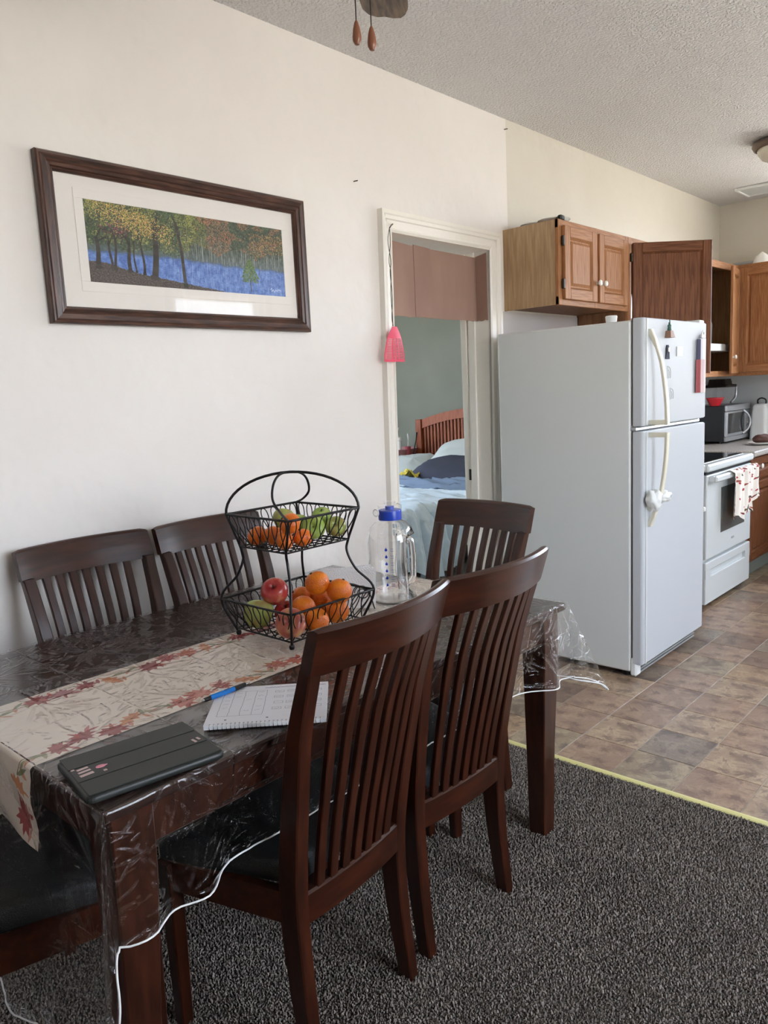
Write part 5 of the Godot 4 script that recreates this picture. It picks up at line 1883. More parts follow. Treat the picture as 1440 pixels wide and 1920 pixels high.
func basket() -> void:
	var c := Vector3(-1.605, 0, -1.355)
	var b := thing("fruit_basket", c + Vector3(0, 0.757, 0), "black wire two-tier fruit basket with a looped handle", "basket")
	var P := func(hx: float, y: float, hz: float) -> Vector3: return c + Vector3(hx, y, hz)
	var lev := {"foot": [0.113, 0.128, 0.765], "lb": [0.117, 0.130, 0.778], "lr": [0.148, 0.153, 0.862], "ub": [0.097, 0.113, 1.008], "ur": [0.131, 0.127, 1.097]}
	var sg := [[1, 1], [-1, 1], [-1, -1], [1, -1]]
	for k in ["lb", "lr", "ub", "ur"]:
		var l: Array = lev[k]
		var g := G.new()
		var pts := []
		for i in 4:
			for e in 6:
				pts.append(P.call(lerpf(sg[i][0], sg[(i + 1) % 4][0], e / 6.0) * l[0], l[2], lerpf(sg[i][1], sg[(i + 1) % 4][1], e / 6.0) * l[1]))
		g.tube(PackedVector3Array(pts), 0.0026 if k[1] == "b" else 0.0034, 8, true)
		part({"lb": "lower_floor_frame", "lr": "lower_rim", "ub": "upper_floor_frame", "ur": "upper_rim"}[k], g, M.black_wire, b)
	for s in sg:
		var q := func(k: String, f := 1.0) -> Vector3: return P.call(s[0] * lev[k][0] * f, lev[k][2], s[1] * lev[k][1] * f)
		var g := G.new()
		g.tube(smooth([q.call("foot"), q.call("lr"), P.call(s[0] * 0.113, 0.925, s[1] * 0.120), P.call(s[0] * 0.094, 0.975, s[1] * 0.108), q.call("ub"), P.call(s[0] * 0.113, 1.05, s[1] * 0.119), q.call("ur")], 7), 0.0036, 8)
		part("corner_wire", g, M.black_wire, b)
		g = G.new()
		g.lathe([Vector2(0, 0.7575), Vector2(0.006, 0.759), Vector2(0.008, 0.765), Vector2(0.006, 0.771), Vector2(0, 0.773)], 12, P.call(s[0] * 0.113, 0, s[1] * 0.128))
		part("foot", g, M.black_wire, b)
	# handle: two crossing arches
	var g1 := G.new()
	var y0 := 1.097; var hh := 0.108
	var pl := []
	for k in 25:
		var a := PI * k / 24.0
		pl.append(P.call(-0.131 * cos(a), y0 + hh * sin(a), 0.127 * cos(a)))
	g1.tube(PackedVector3Array(pl), 0.0038, 8)
	part("handle_arch", g1, M.black_wire, b)
	g1 = G.new()
	g1.tube(smooth([P.call(0.131, y0, 0.127), P.call(0.072, y0 + 0.018, 0.105), P.call(0.026, y0 + 0.046, 0.088), P.call(0.0, y0 + 0.085, 0.058), P.call(-0.01, y0 + hh - 0.002, 0.02), P.call(0.01, y0 + hh - 0.002, -0.02), P.call(0.0, y0 + 0.085, -0.058), P.call(-0.026, y0 + 0.046, -0.088), P.call(-0.072, y0 + 0.018, -0.105), P.call(-0.131, y0, -0.127)], 6), 0.0034, 8)
	part("handle_arch", g1, M.black_wire, b)
	# ribbon loops along every side
	for tier in [["lb", "lr", 7], ["ub", "ur", 7]]:
		var lo: Array = lev[tier[0]]; var hi: Array = lev[tier[1]]
		for side in 4:
			var s0: Array = sg[side]; var s1: Array = sg[(side + 1) % 4]
			var at := func(u: float, w: float) -> Vector3:
				var hx := lerpf(lo[0], hi[0], w); var hz := lerpf(lo[1], hi[1], w)
				return P.call(lerpf(s0[0], s1[0], u) * hx, lerpf(lo[2], hi[2], w), lerpf(s0[1], s1[1], u) * hz)
			for i in int(tier[2]):
				var u: float = (i + 0.5) / tier[2]
				var d: float = 0.5 / tier[2]
				var pts := []
				for e in [[1.15, 0.0], [0.0, 0.34], [-0.62, 0.66], [-0.52, 0.90], [0.0, 0.985], [0.52, 0.90], [0.62, 0.66], [0.0, 0.34], [-1.15, 0.0]]:
					pts.append(at.call(clampf(u + e[0] * d, 0.0, 1.0), e[1]))
				var g := G.new()
				g.tube(smooth(pts, 4), 0.0016, 5)
				part("wire_loop", g, M.black_wire, b)
		for k in 7:
			var u := lerpf(-0.75, 0.75, k / 6.0)
			var g := G.new()
			g.tube(PackedVector3Array([P.call(u * lo[0], lo[2], -lo[1]), P.call(u * lo[0], lo[2] - 0.0005, 0), P.call(u * lo[0], lo[2], lo[1])]), 0.0016, 5)
			part("floor_wire", g, M.black_wire, b)
			g = G.new()
			g.tube(PackedVector3Array([P.call(-lo[0], lo[2], u * lo[1]), P.call(0, lo[2] - 0.0005, u * lo[1]), P.call(lo[0], lo[2], u * lo[1])]), 0.0016, 5)
			part("floor_wire", g, M.black_wire, b)
	# fruit
	var up := [[-0.060, 1.036, 0.080, 0.028], [-0.012, 1.037, 0.060, 0.029], [0.070, 1.078, 0.070, 0.029], [0.054, 1.034, 0.080, 0.026], [0.070, 1.034, 0.030, 0.026]]
	var ul := ["tangerine at the left corner of the upper tier", "second tangerine from the left in the upper tier", "topmost tangerine at the front corner of the upper tier", "tangerine under the topmost one in the upper tier", "rightmost tangerine in the upper tier, beside the green apples"]
	for k in up.size():
		round_fruit("tangerine", c, up[k], M.tangerine_peel, 0.9, ul[k], "tangerines in the upper tier", k)
	var ga := [[-0.056, 1.068, -0.012, 0.030], [0.030, 1.043, -0.050, 0.032], [0.004, 1.064, -0.104, 0.028], [0.066, 1.041, -0.100, 0.029], [-0.074, 1.042, -0.078, 0.030]]
	var gl := ["green apple highest in the upper tier, by the handle", "pale green apple in the middle front of the upper tier", "green apple behind the others at the upper tier's back", "blushed green apple at the right end of the upper tier", "green apple half hidden in the upper tier's back corner"]
	for k in ga.size():
		apple(c, ga[k], [M.apple_green_blush, M.apple_green, M.apple_green, M.apple_green_blush, M.apple_green][k], gl[k], "apples in the upper tier", k)
	var la := [[-0.026, 0.876, 0.060, 0.038], [-0.050, 0.821, 0.104, 0.041], [0.094, 0.819, 0.108, 0.041], [-0.012, 0.813, 0.036, 0.033]]
	var ll := ["red apple on top at the left of the lower tier", "green apple at the left corner of the lower tier", "peach coloured apple at the front corner of the lower tier", "red apple half hidden behind the peach coloured one"]
	for k in la.size():
		apple(c, la[k], [M.apple_red, M.apple_green_blush, M.apple_blush, M.apple_red][k], ll[k], "apples in the lower tier", k + 7)
	var lo2 := [[0.076, 0.902, -0.006, 0.034], [0.120, 0.877, -0.046, 0.035], [-0.010, 0.846, -0.020, 0.031], [0.042, 0.832, 0.020, 0.035], [0.030, 0.838, -0.056, 0.031], [0.108, 0.812, 0.034, 0.035], [0.090, 0.814, -0.058, 0.036]]
	var ol := ["topmost orange of the lower tier", "second highest orange, at the right of the lower tier", "orange at the back beside the red apple", "orange in the middle of the lower tier below the topmost", "orange half hidden in the lower tier's middle", "orange with stem low at the front of the lower tier", "orange low at the right end of the lower tier"]
	for k in lo2.size():
		round_fruit("orange", c, lo2[k], M.orange_peel, 0.97, ol[k], "oranges in the lower tier", k)

func round_fruit(called: String, c: Vector3, q: Array, m: Material, squash: float, label: String, group: String, k: int) -> void:
	var o := thing(called, c + Vector3(q[0], q[1] - q[3] * squash, q[2]), label, "orange" if called == "orange" else "tangerine", group)
	base_of.erase(o)
	var g := G.new()
	var r: float = q[3]
	var prof := []
	for i in 17:
		var a := lerpf(-PI / 2, PI / 2, i / 16.0)
		var rr := r * cos(a); var yy := r * squash * sin(a)
		if i == 16: yy -= r * 0.06
		if i == 15: yy -= r * 0.02
		prof.append(Vector2(rr, yy))
	var tl := Basis(Vector3(1, 0, 0.6).normalized(), [0.5, -0.4, 0.9, 1.9, 0.3, 2.2, 0.2][k % 7])
	g.lathe(prof, 26, Vector3(0, r * squash, 0), tl)
	local("peel", g, m, o)
	g = G.new()
	g.lathe([Vector2(0, 0.95 * r * squash), Vector2(0.004, 0.95 * r * squash), Vector2(0.003, r * squash * 0.95 + 0.003), Vector2(0, r * squash * 0.95 + 0.003)], 8, Vector3(0, r * squash, 0), tl)
	local("stem", g, M.fruit_stem, o)

func apple(c: Vector3, q: Array, m: Material, label: String, group: String, k: int) -> void:
	var r: float = q[3]
	var o := thing("apple", c + Vector3(q[0], q[1] - r * 0.92, q[2]), label, "apple", group)
	base_of.erase(o)
	var g := G.new()
	var prof := []
	for p in [[0.0, -0.74], [0.14, -0.82], [0.34, -0.88], [0.6, -0.74], [0.82, -0.42], [0.95, -0.05], [1.0, 0.25], [0.93, 0.55], [0.76, 0.78], [0.52, 0.88], [0.3, 0.86], [0.14, 0.74], [0.0, 0.62]]:
		prof.append(Vector2(p[0] * r, p[1] * r))
	var cur := []
	for i in prof.size() - 1:
		for e in 3:
			var p0: Vector2 = prof[maxi(i - 1, 0)]; var p3: Vector2 = prof[mini(i + 2, prof.size() - 1)]
			cur.append(prof[i].cubic_interpolate(prof[i + 1], p0, p3, e / 3.0))
	cur.append(prof[-1])
	var tl := Basis(Vector3(0.7, 0, -0.5).normalized(), [-0.5, 1.2, 0.4, 1.0, -0.3, 0.4, 0.6, 0.75, -0.45, 1.1, 0.5][k % 11])
	g.lathe(cur, 26, Vector3(0, r * 0.92, 0), tl)
	local("skin", g, m, o)
	g = G.new()
	g.tube(PackedVector3Array([Vector3(0, r * 0.92, 0) + tl * Vector3(0, r * 0.6, 0), Vector3(0, r * 0.92, 0) + tl * Vector3(0.001, r * 0.8, 0), Vector3(0, r * 0.92, 0) + tl * Vector3(0.004, r * 1.02, 0)]), [0.0013, 0.0013, 0.002], 6)
	local("stem", g, M.fruit_stem, o)

func jug() -> void:
	var c := Vector3(-1.60, 0, -1.745)
	var y := 0.757
	var b := thing("water_jug", c + Vector3(0, y, 0), "large clear plastic water jug with a blue screw cap", "jug")
	# body: round, with a rectangular opening for the grip on the right
	var g := G.new()
	var rows := []
	var prof := [[0.0, 0.004], [0.045, 0.004], [0.066, 0.0], [0.074, 0.010], [0.075, 0.05], [0.075, 0.12], [0.075, 0.19], [0.073, 0.212], [0.064, 0.234], [0.048, 0.250], [0.032, 0.257], [0.030, 0.265]]
	var n := 48
	var gdir := Vector3(0.55, 0, -0.83)
	for p in prof:
		var ring := PackedVector3Array()
		for i in n:
			var a := TAU * i / n
			var d := Vector3(cos(a), 0, sin(a))
			var r: float = p[0]
			# flat recess behind the grip
			var k := maxf(0.0, d.dot(gdir))
			if p[1] > 0.045 and p[1] < 0.2 and k > 0.55:
				r = minf(r, 0.030 / k)
			ring.append(c + Vector3(0, y + p[1], 0) + d * r)
		rows.append(ring)
	for e in range(rows.size() - 1, -1, -1):
		var q := PackedVector3Array()
		for v in rows[e]:
			var ax := Vector3(c.x, v.y, c.z)
			var rad: float = v.distance_to(ax)
			q.append(ax + (v - ax).normalized() * maxf(rad - 0.003, rad * 0.5 if rad < 0.006 else 0.0) + Vector3(0, 0.0035 if e < 3 else 0.0, 0))
		rows.append(q)
	g.grid(rows, true)
	part("body", g, M.thick_plastic, b)
	g = G.new()
	var gp := []
	for e in [[0.035, 0.195], [0.062, 0.185], [0.068, 0.15], [0.068, 0.10], [0.064, 0.06], [0.040, 0.045]]:
		gp.append(c + gdir * e[0] + Vector3(0, y + e[1], 0))
	g.tube(smooth(gp, 6), 0.011, 12)
	part("grip", g, M.thick_plastic, b)
	# water left at the bottom
	g = G.new()
	g.lathe([Vector2(0.0, y + 0.006), Vector2(0.064, y + 0.005), Vector2(0.072, y + 0.012), Vector2(0.072, y + 0.032), Vector2(0, y + 0.032)], 40, c)
	var wm := mat("water", Color(1, 1, 1, 0.0), 0.0)
	wm.transparency = BaseMaterial3D.TRANSPARENCY_ALPHA
	part("water", g, wm, b)
	g = G.new()
	g.tube(PackedVector3Array([c + Vector3(0.0, y + 0.02, 0.01), c + Vector3(0, y + 0.15, 0.005), c + Vector3(0, y + 0.275, 0)]), 0.006, 10)
	part("straw", g, M.clear_plastic, b)
	g = G.new()
	g.lathe([Vector2(0.0, y + 0.258), Vector2(0.036, y + 0.258), Vector2(0.0365, y + 0.262), Vector2(0.0365, y + 0.285), Vector2(0.034, y + 0.289), Vector2(0.014, y + 0.289), Vector2(0.014, y + 0.30), Vector2(0, y + 0.30)], 30, c)
	part("cap", g, M.blue_plastic, b)
	g = G.new()
	g.lathe([Vector2(0.0375, y + 0.286), Vector2(0.0375, y + 0.302), Vector2(0.03, y + 0.306), Vector2(0.019, y + 0.306), Vector2(0.019, y + 0.315), Vector2(0, y + 0.316)], 30, c)
	part("flip_lid", g, M.clear_plastic, b)
	g = G.new()
	var lo := c + Vector3(-0.022, y + 0.282, 0.034)
	var lp := []
	for i in 16:
		lp.append(lo + Vector3(0.011 * cos(TAU * i / 16.0), 0.011 * sin(TAU * i / 16.0), 0.006))
	g.tube(PackedVector3Array(lp), 0.002, 6, true)
	part("ring", g, M.white_plastic, b)
	# blue drop marks and lines on the side that faces the room
	var f := Vector3(0.62, 0, 0.78).normalized()
	var rt := Vector3.UP.cross(f)
	for k in 6:
		var yy := y + 0.175 - 0.022 * k
		g = G.new()
		var poly := []
		for i in 14:
			var a := TAU * i / 14.0
			var rr := 0.0042 * (1.0 - 0.03 * k)
			poly.append(Vector2(rr * sin(a), rr * cos(a) + (0.004 if i == 0 else 0.0)))
		g.prism(poly, c + f * 0.0752 + Vector3(0, yy, 0) - rt * 0.012, rt, Vector3.UP, f * 0.0008)
		part("drop_mark", g, M.blue_plastic, b)
		g = G.new()
		for e in 2:
			g.box(c + f * 0.0754 + Vector3(0, yy - 0.004 + 0.007 * e, 0) + rt * 0.006, Vector3(0.010, 0.0008, 0.0008), 0.0, Basis(rt, Vector3.UP, f))
		part("scale_mark", g, M.blue_plastic, b)

func napkins() -> void:
	var y := 0.757
	var c := Vector3(-1.643, y, -1.587)
	var B := Basis(Vector3.UP, 0.7)
	var h := thing("napkin_holder", c, "black wire napkin holder with curled ends beside the jug", "napkin holder")
	for s in [-1.0, 1.0]:
		for e in [-1.0, 1.0]:
			var g := G.new()
			var pts := []
			for i in 26:
				var a := i / 25.0 * TAU * 1.4
				var r := 0.024 * (1.0 - 0.55 * i / 25.0)
				pts.append(c + B * Vector3(e * (0.045 - 0.0) + e * r * cos(a + PI), 0.042 + r * sin(a) + 0.012, s * 0.021))
			g.tube(PackedVector3Array(pts), 0.0016, 5)
			part("curl", g, M.black_wire, h)
		var g2 := G.new()
		g2.tube(smooth([c + B * Vector3(-0.08, 0.003, s * 0.021), c + B * Vector3(-0.06, 0.06, s * 0.021), c + B * Vector3(0, 0.085, s * 0.021), c + B * Vector3(0.06, 0.06, s * 0.021), c + B * Vector3(0.08, 0.003, s * 0.021)], 6), 0.002, 6)
		part("side_arch", g2, M.black_wire, h)
	for k in 3:
		var g := G.new()
		g.tube(PackedVector3Array([c + B * Vector3(-0.06 + 0.06 * k, 0.0022, -0.021), c + B * Vector3(-0.06 + 0.06 * k, 0.0022, 0.0), c + B * Vector3(-0.06 + 0.06 * k, 0.0022, 0.021)]), 0.002, 6)
		part("base_wire", g, M.black_wire, h)
	for k in 5:
		var g := G.new()
		var z := -0.014 + 0.007 * k
		var tilt := 0.04 * (k - 2)
		var w := 0.082
		var rows := []
		var hh := 0.125 - 0.006 * absf(k - 3.0) + (0.012 if k == 0 else 0.0)
		var bs := Basis(Vector3(0, 0, 1), [0.09, -0.02, 0.03, -0.05, 0.0][k])
		for side in 2:
			rows = []
			for j in 9:
				var row := PackedVector3Array()
				for i in 12:
					var u := i / 11.0 * 2.0 - 1.0; var q := j / 8.0
					var p := Vector3(u * w, q * hh, 0.0)
					p = bs * p
					p += Vector3(0, 0.006, z + (0.0025 if side else -0.0025) * (1.0 - 0.7 * q) + tilt * q * 0.15 + 0.0035 * sin(u * 2.5 + k) * q)
					row.append(c + B * p)
				rows.append(row)
			g.grid(rows)
		single("napkin", g, M.napkin, c + B * Vector3(0, 0.005, z), ["rearmost white paper napkin in the wire holder, tilted", "second white paper napkin from the back of the holder", "middle white paper napkin in the wire holder", "second white paper napkin from the front of the holder", "foremost white paper napkin in the wire holder"][k], "napkin", "napkins in the holder")

func notebook() -> void:
	var y := 0.7575
	var A := Vector3(-1.262, y, -0.797)
	var u := Vector3(0.70, 0, -0.714).normalized()
	var w := Vector3(-0.714, 0, -0.70).normalized()
	var W := 0.245; var H := 0.20
	var b := thing("notebook", A, "open spiral notebook with handwritten tables beside the tablet", "notebook")
	var g := G.new()
	var bas := Basis(u, Vector3.UP, u.cross(Vector3.UP))
	var ctr := A + u * W / 2 + w * H / 2
	g.box(ctr + Vector3(0, 0.0045, 0), Vector3(W, 0.009, H), 0.001, bas)
	part("pages", g, M.paper_white, b)
	g = G.new()
	var q := y + 0.0094
	var cs := [A + w * H, A + w * H + u * W, A + u * W, A]
	var ps := []
	for p in cs: ps.append(Vector3(p.x, q, p.z))
	var rows := [PackedVector3Array([ps[0], ps[1]]), PackedVector3Array([ps[3], ps[2]])]
	g.grid(rows, false, false, [PackedVector2Array([Vector2(0, 0), Vector2(1, 0)]), PackedVector2Array([Vector2(0, 1), Vector2(1, 1)])])
	part("top_sheet", g, page_print(), b)
	for k in 27:
		g = G.new()
		var p := A + u * (0.012 + 0.0085 * k) + w * 0.004 + Vector3(0, 0.004, 0)
		var pts := []
		for i in 9:
			var a := TAU * i / 9.0
			pts.append(p + w * 0.0055 * cos(a) + Vector3(0, 0.0062 * sin(a), 0))
		g.tube(PackedVector3Array(pts), 0.0006, 4, true)
		part("spiral_ring", g, M.chrome, b)
	# pen lying across it
	var pe := thing("pen", Vector3(-1.36, 0.767, -0.92), "blue ballpoint pen with black grip lying across the notebook", "pen")
	var p0 := Vector3(-1.360, 0.7735, -0.862); var d := Vector3(-0.001, 0, -0.128)
	var seg := func(a: float, e: float, r0: float, r1: float, called: String, m: Material) -> void:
		var gg := G.new()
		gg.tube(PackedVector3Array([p0 + d * a, p0 + d * lerpf(a, e, 0.5), p0 + d * e]), [r0, (r0 + r1) / 2, r1], 14)
		part(called, gg, m, pe)
	seg.call(0.0, 0.05, 0.003, 0.003, "clicker", M.chrome)
	seg.call(0.05, 0.17, 0.0045, 0.0052, "end_cap", M.black_plastic)
	seg.call(0.17, 0.66, 0.0055, 0.0055, "barrel", M.pen_blue)
	seg.call(0.66, 0.9, 0.0058, 0.0052, "grip", M.black_plastic)
	seg.call(0.9, 1.0, 0.0042, 0.0009, "tip", M.chrome)
	g = G.new()
	g.box(p0 + d * 0.28 + Vector3(0.0, 0.0068, 0), Vector3(0.003, 0.0018, 0.034), 0.0006)
	part("clip", g, M.chrome, pe)
	var tm := TextMesh.new()
	var sf := SystemFont.new(); sf.font_names = PackedStringArray(["Droid Sans"])
	tm.font = sf; tm.text = "ION"; tm.font_size = 16; tm.pixel_size = 0.0005; tm.depth = 0.0004
	var o := inst("lettering", tm, M.pen_ink, pe)
	o.transform = Transform3D(Basis(Vector3(0, 0, 1), Vector3(1, 0, 0), Vector3(0, 1, 0)) * Basis(Vector3(0, 0, 1), 0.0), p0 + d * 0.52 + Vector3(0.001, 0.0056, 0) - pe.position)

func page_print() -> StandardMaterial3D:
	var im := Image.create(768, 640, false, Image.FORMAT_RGB8)
	im.fill(c8(226, 226, 232))
	for k in 20:
		im.fill_rect(Rect2i(0, 60 + 26 * k, 768, 1), c8(196, 202, 220))
	var r := RandomNumberGenerator.new(); r.seed = 21
	var ink := c8(86, 88, 104)
	# heading line in heavier ink
	var x := 330.0
	while x < 740:
		stroke(im, Vector2(x, 40 + r.randf_range(-8, 8)), Vector2(x + 12, 40 + r.randf_range(-10, 10)), 3, c8(78, 76, 120))
		stroke(im, Vector2(x, 52), Vector2(x + 14, 50), 3, c8(78, 76, 120))
		x += 12.0
	# ruled columns on the left
	var xs := [60.0, 130.0, 205.0, 280.0, 352.0]
	for k in xs.size():
		var px: float = xs[k]
		for s in 8:
			stroke(im, Vector2(px + r.randf_range(-3, 3), 90 + 52 * s), Vector2(px + r.randf_range(-3, 3), 90 + 52 * (s + 1)), 2, ink)
	for yy in [90.0, 506.0]:
		stroke(im, Vector2(60, yy), Vector2(352, yy + 4), 2, ink)
	for k in 4:
		for s in 6:
			if r.randf() < 0.35: continue
			var p := Vector2(xs[k] + 16, 120 + 62 * s)
			for e in 4:
				stroke(im, p + Vector2(9 * e, r.randf_range(-9, 9)), p + Vector2(9 * e + 8, r.randf_range(-9, 9)), 2, ink)
	# boxes with scribbles on the right
	for k in 4:
		for s in 4:
			var p := Vector2(410 + 86 * k + r.randf_range(-4, 4), 110 + 96 * s + r.randf_range(-4, 4))
			stroke(im, p, p + Vector2(58, 2), 2, ink); stroke(im, p + Vector2(0, 36), p + Vector2(58, 38), 2, ink)
			stroke(im, p, p + Vector2(0, 36), 2, ink); stroke(im, p + Vector2(58, 2), p + Vector2(58, 38), 2, ink)
			if r.randf() < 0.7:
				for e in 4:
					stroke(im, p + Vector2(8 + 10 * e, r.randf_range(8, 30)), p + Vector2(18 + 10 * e, r.randf_range(8, 30)), 2, ink)
	# punched holes
	for k in 27:
		im.fill_rect(Rect2i(34 + int(k * 26.6), 618, 9, 7), c8(70, 70, 76))
	for px in [120, 384, 650]:
		im.fill_rect(Rect2i(px, 560, 14, 12), c8(60, 60, 64))
	var m := mat("page_print", Color.WHITE, 0.75)
	m.albedo_texture = ImageTexture.create_from_image(im)
	m.texture_repeat = false
	return m

func tablet() -> void:
	var ctr := Vector3(-1.238, 0.757, -0.647)
	var u := Vector3(0.16, 0, -0.987).normalized()
	var bas := Basis(u, Vector3.UP, u.cross(Vector3.UP))
	var b := thing("tablet", ctr, "tablet in a black folding case at the table corner", "tablet")
	var L := 0.25; var W := 0.182
	var g := G.new()
	var secs := []
	for l in [[0.0, 0.004], [0.003, 0.0], [0.010, 0.0], [0.0135, 0.003], [0.014, 0.006]]:
		var ps := PackedVector3Array()
		var r := 0.014
		for q in [[1, 1, 0.0], [-1, 1, 0.5], [-1, -1, 1.0], [1, -1, 1.5]]:
			for k in 5:
				var a: float = PI * q[2] + PI / 2 * k / 4.0
				ps.append(ctr + bas * Vector3(q[0] * (L / 2 - l[1] - r) + r * cos(a), l[0], q[1] * (W / 2 - l[1] - r) + r * sin(a)))
		secs.append(ps)
	g.loft(secs)
	part("case", g, M.tablet_black, b)
	# cover in three folding panels
	var ws := [-0.088, -0.030, 0.028, 0.086]
	for k in 3:
		g = G.new()
		g.box(ctr + bas * Vector3(0, 0.0148, (ws[k] + ws[k + 1]) / 2), Vector3(L - 0.012, 0.0022, ws[k + 1] - ws[k] - 0.003), 0.0008, bas)
		part("cover_panel", g, M.tablet_black, b)
	# worn lettering stickers
	var st := [[-0.098, -0.020, 0.020, 0.006], [-0.098, -0.008, 0.022, 0.006], [-0.098, 0.006, 0.024, 0.008], [-0.068, 0.012, 0.006, 0.006], [0.098, 0.014, 0.005, 0.016], [0.108, 0.010, 0.005, 0.012], [-0.113, -0.026, 0.006, 0.005]]
	for s in st:
		g = G.new()
		g.box(ctr + bas * Vector3(s[0], 0.0162, s[1]), Vector3(s[2], 0.0006, s[3]), 0.0002, bas.rotated(Vector3.UP, 0.12))
		part("sticker", g, M.sticker_pink, b)
	g = G.new()
	var poly := []
	for i in 14:
		var a := TAU * i / 14.0
		poly.append(Vector2(0.0085 * cos(a) + (0.004 if i == 0 else 0.0), 0.0055 * sin(a)))
	g.prism(poly, ctr + bas * Vector3(-0.070, 0.0159, -0.008), bas * Vector3(1, 0, 0), bas * Vector3(0, 0, 1), Vector3(0, 0.0008, 0))
	part("sticker", g, mat("sticker_rose", c8(214, 132, 150), 0.5), b)

# ---------------------------------------------------------------- picture on the wall
func picture() -> void:
	var y0 := 1.664; var y1 := 2.166; var z0 := -2.130; var z1 := -1.082
	var xw := WX + 0.004
	var base := Vector3(xw, y0, (z0 + z1) / 2)
	var p := thing("framed_picture", base, "framed autumn lake print with a dark wooden frame on the wall", "picture")
	var prof := [[0.0, 0.0], [0.0, 0.022], [0.004, 0.028], [0.010, 0.026], [0.014, 0.028], [0.028, 0.030], [0.032, 0.026], [0.040, 0.022], [0.044, 0.018], [0.048, 0.019], [0.053, 0.012], [0.053, 0.0]]
	var c := [Vector3(0, y0, z1), Vector3(0, y0, z0), Vector3(0, y1, z0), Vector3(0, y1, z1)]
	var ins := [Vector3(0, 1, -1), Vector3(0, 1, 1), Vector3(0, -1, 1), Vector3(0, -1, -1)]
	for k in 4:
		var g := G.new()
		var secs := []
		for e in 2:
			var q: Vector3 = c[(k + e) % 4]; var i: Vector3 = ins[(k + e) % 4]
			var ps := PackedVector3Array()
			for f in prof:
				ps.append(q + i * f[0] + Vector3(xw + f[1], 0, 0))
			secs.append(ps)
		g.loft(secs)
		part("frame_bar", g, M.frame_wood if k % 2 == 0 else M.frame_wood_up, p)
	var g := G.new()
	g.bb(Vector3(xw, y0 + 0.04, z0 + 0.04), Vector3(xw + 0.005, y1 - 0.04, z1 - 0.04))
	part("mat_board", g, M.mat_board, p)
	# window cut in the mat: bevelled inner mat, then the print a little deeper
	var a0 := 1.797; var a1 := 2.047; var b0 := -2.022; var b1 := -1.224
	g = G.new()
	for q in [[a0 - 0.03, a0, b0 - 0.03, b1 + 0.03], [a1, a1 + 0.03, b0 - 0.03, b1 + 0.03]]:
		g.bb(Vector3(xw + 0.005, q[0], q[2]), Vector3(xw + 0.0068, q[1], q[3]), 0.0006)
	for q in [[b0 - 0.03, b0], [b1, b1 + 0.03]]:
		g.bb(Vector3(xw + 0.005, a0, q[0]), Vector3(xw + 0.0068, a1, q[1]), 0.0006)
	part("inner_mat", g, M.mat_board, p)
	g = G.new()
	g.grid([PackedVector3Array([Vector3(xw + 0.0055, a1, b1), Vector3(xw + 0.0055, a1, b0)]), PackedVector3Array([Vector3(xw + 0.0055, a0, b1), Vector3(xw + 0.0055, a0, b0)])], false, false, [PackedVector2Array([Vector2(0, 0), Vector2(1, 0)]), PackedVector2Array([Vector2(0, 1), Vector2(1, 1)])])
	part("print", g, lake_print(), p)
	g = G.new()
	g.face([Vector3(xw + 0.0115, y0 + 0.052, z0 + 0.052), Vector3(xw + 0.0115, y0 + 0.052, z1 - 0.052), Vector3(xw + 0.0115, y1 - 0.052, z1 - 0.052), Vector3(xw + 0.0115, y1 - 0.052, z0 + 0.052)], Vector3(-9, 1.9, -1.6))
	part("glass", g, M.picture_glass, p)

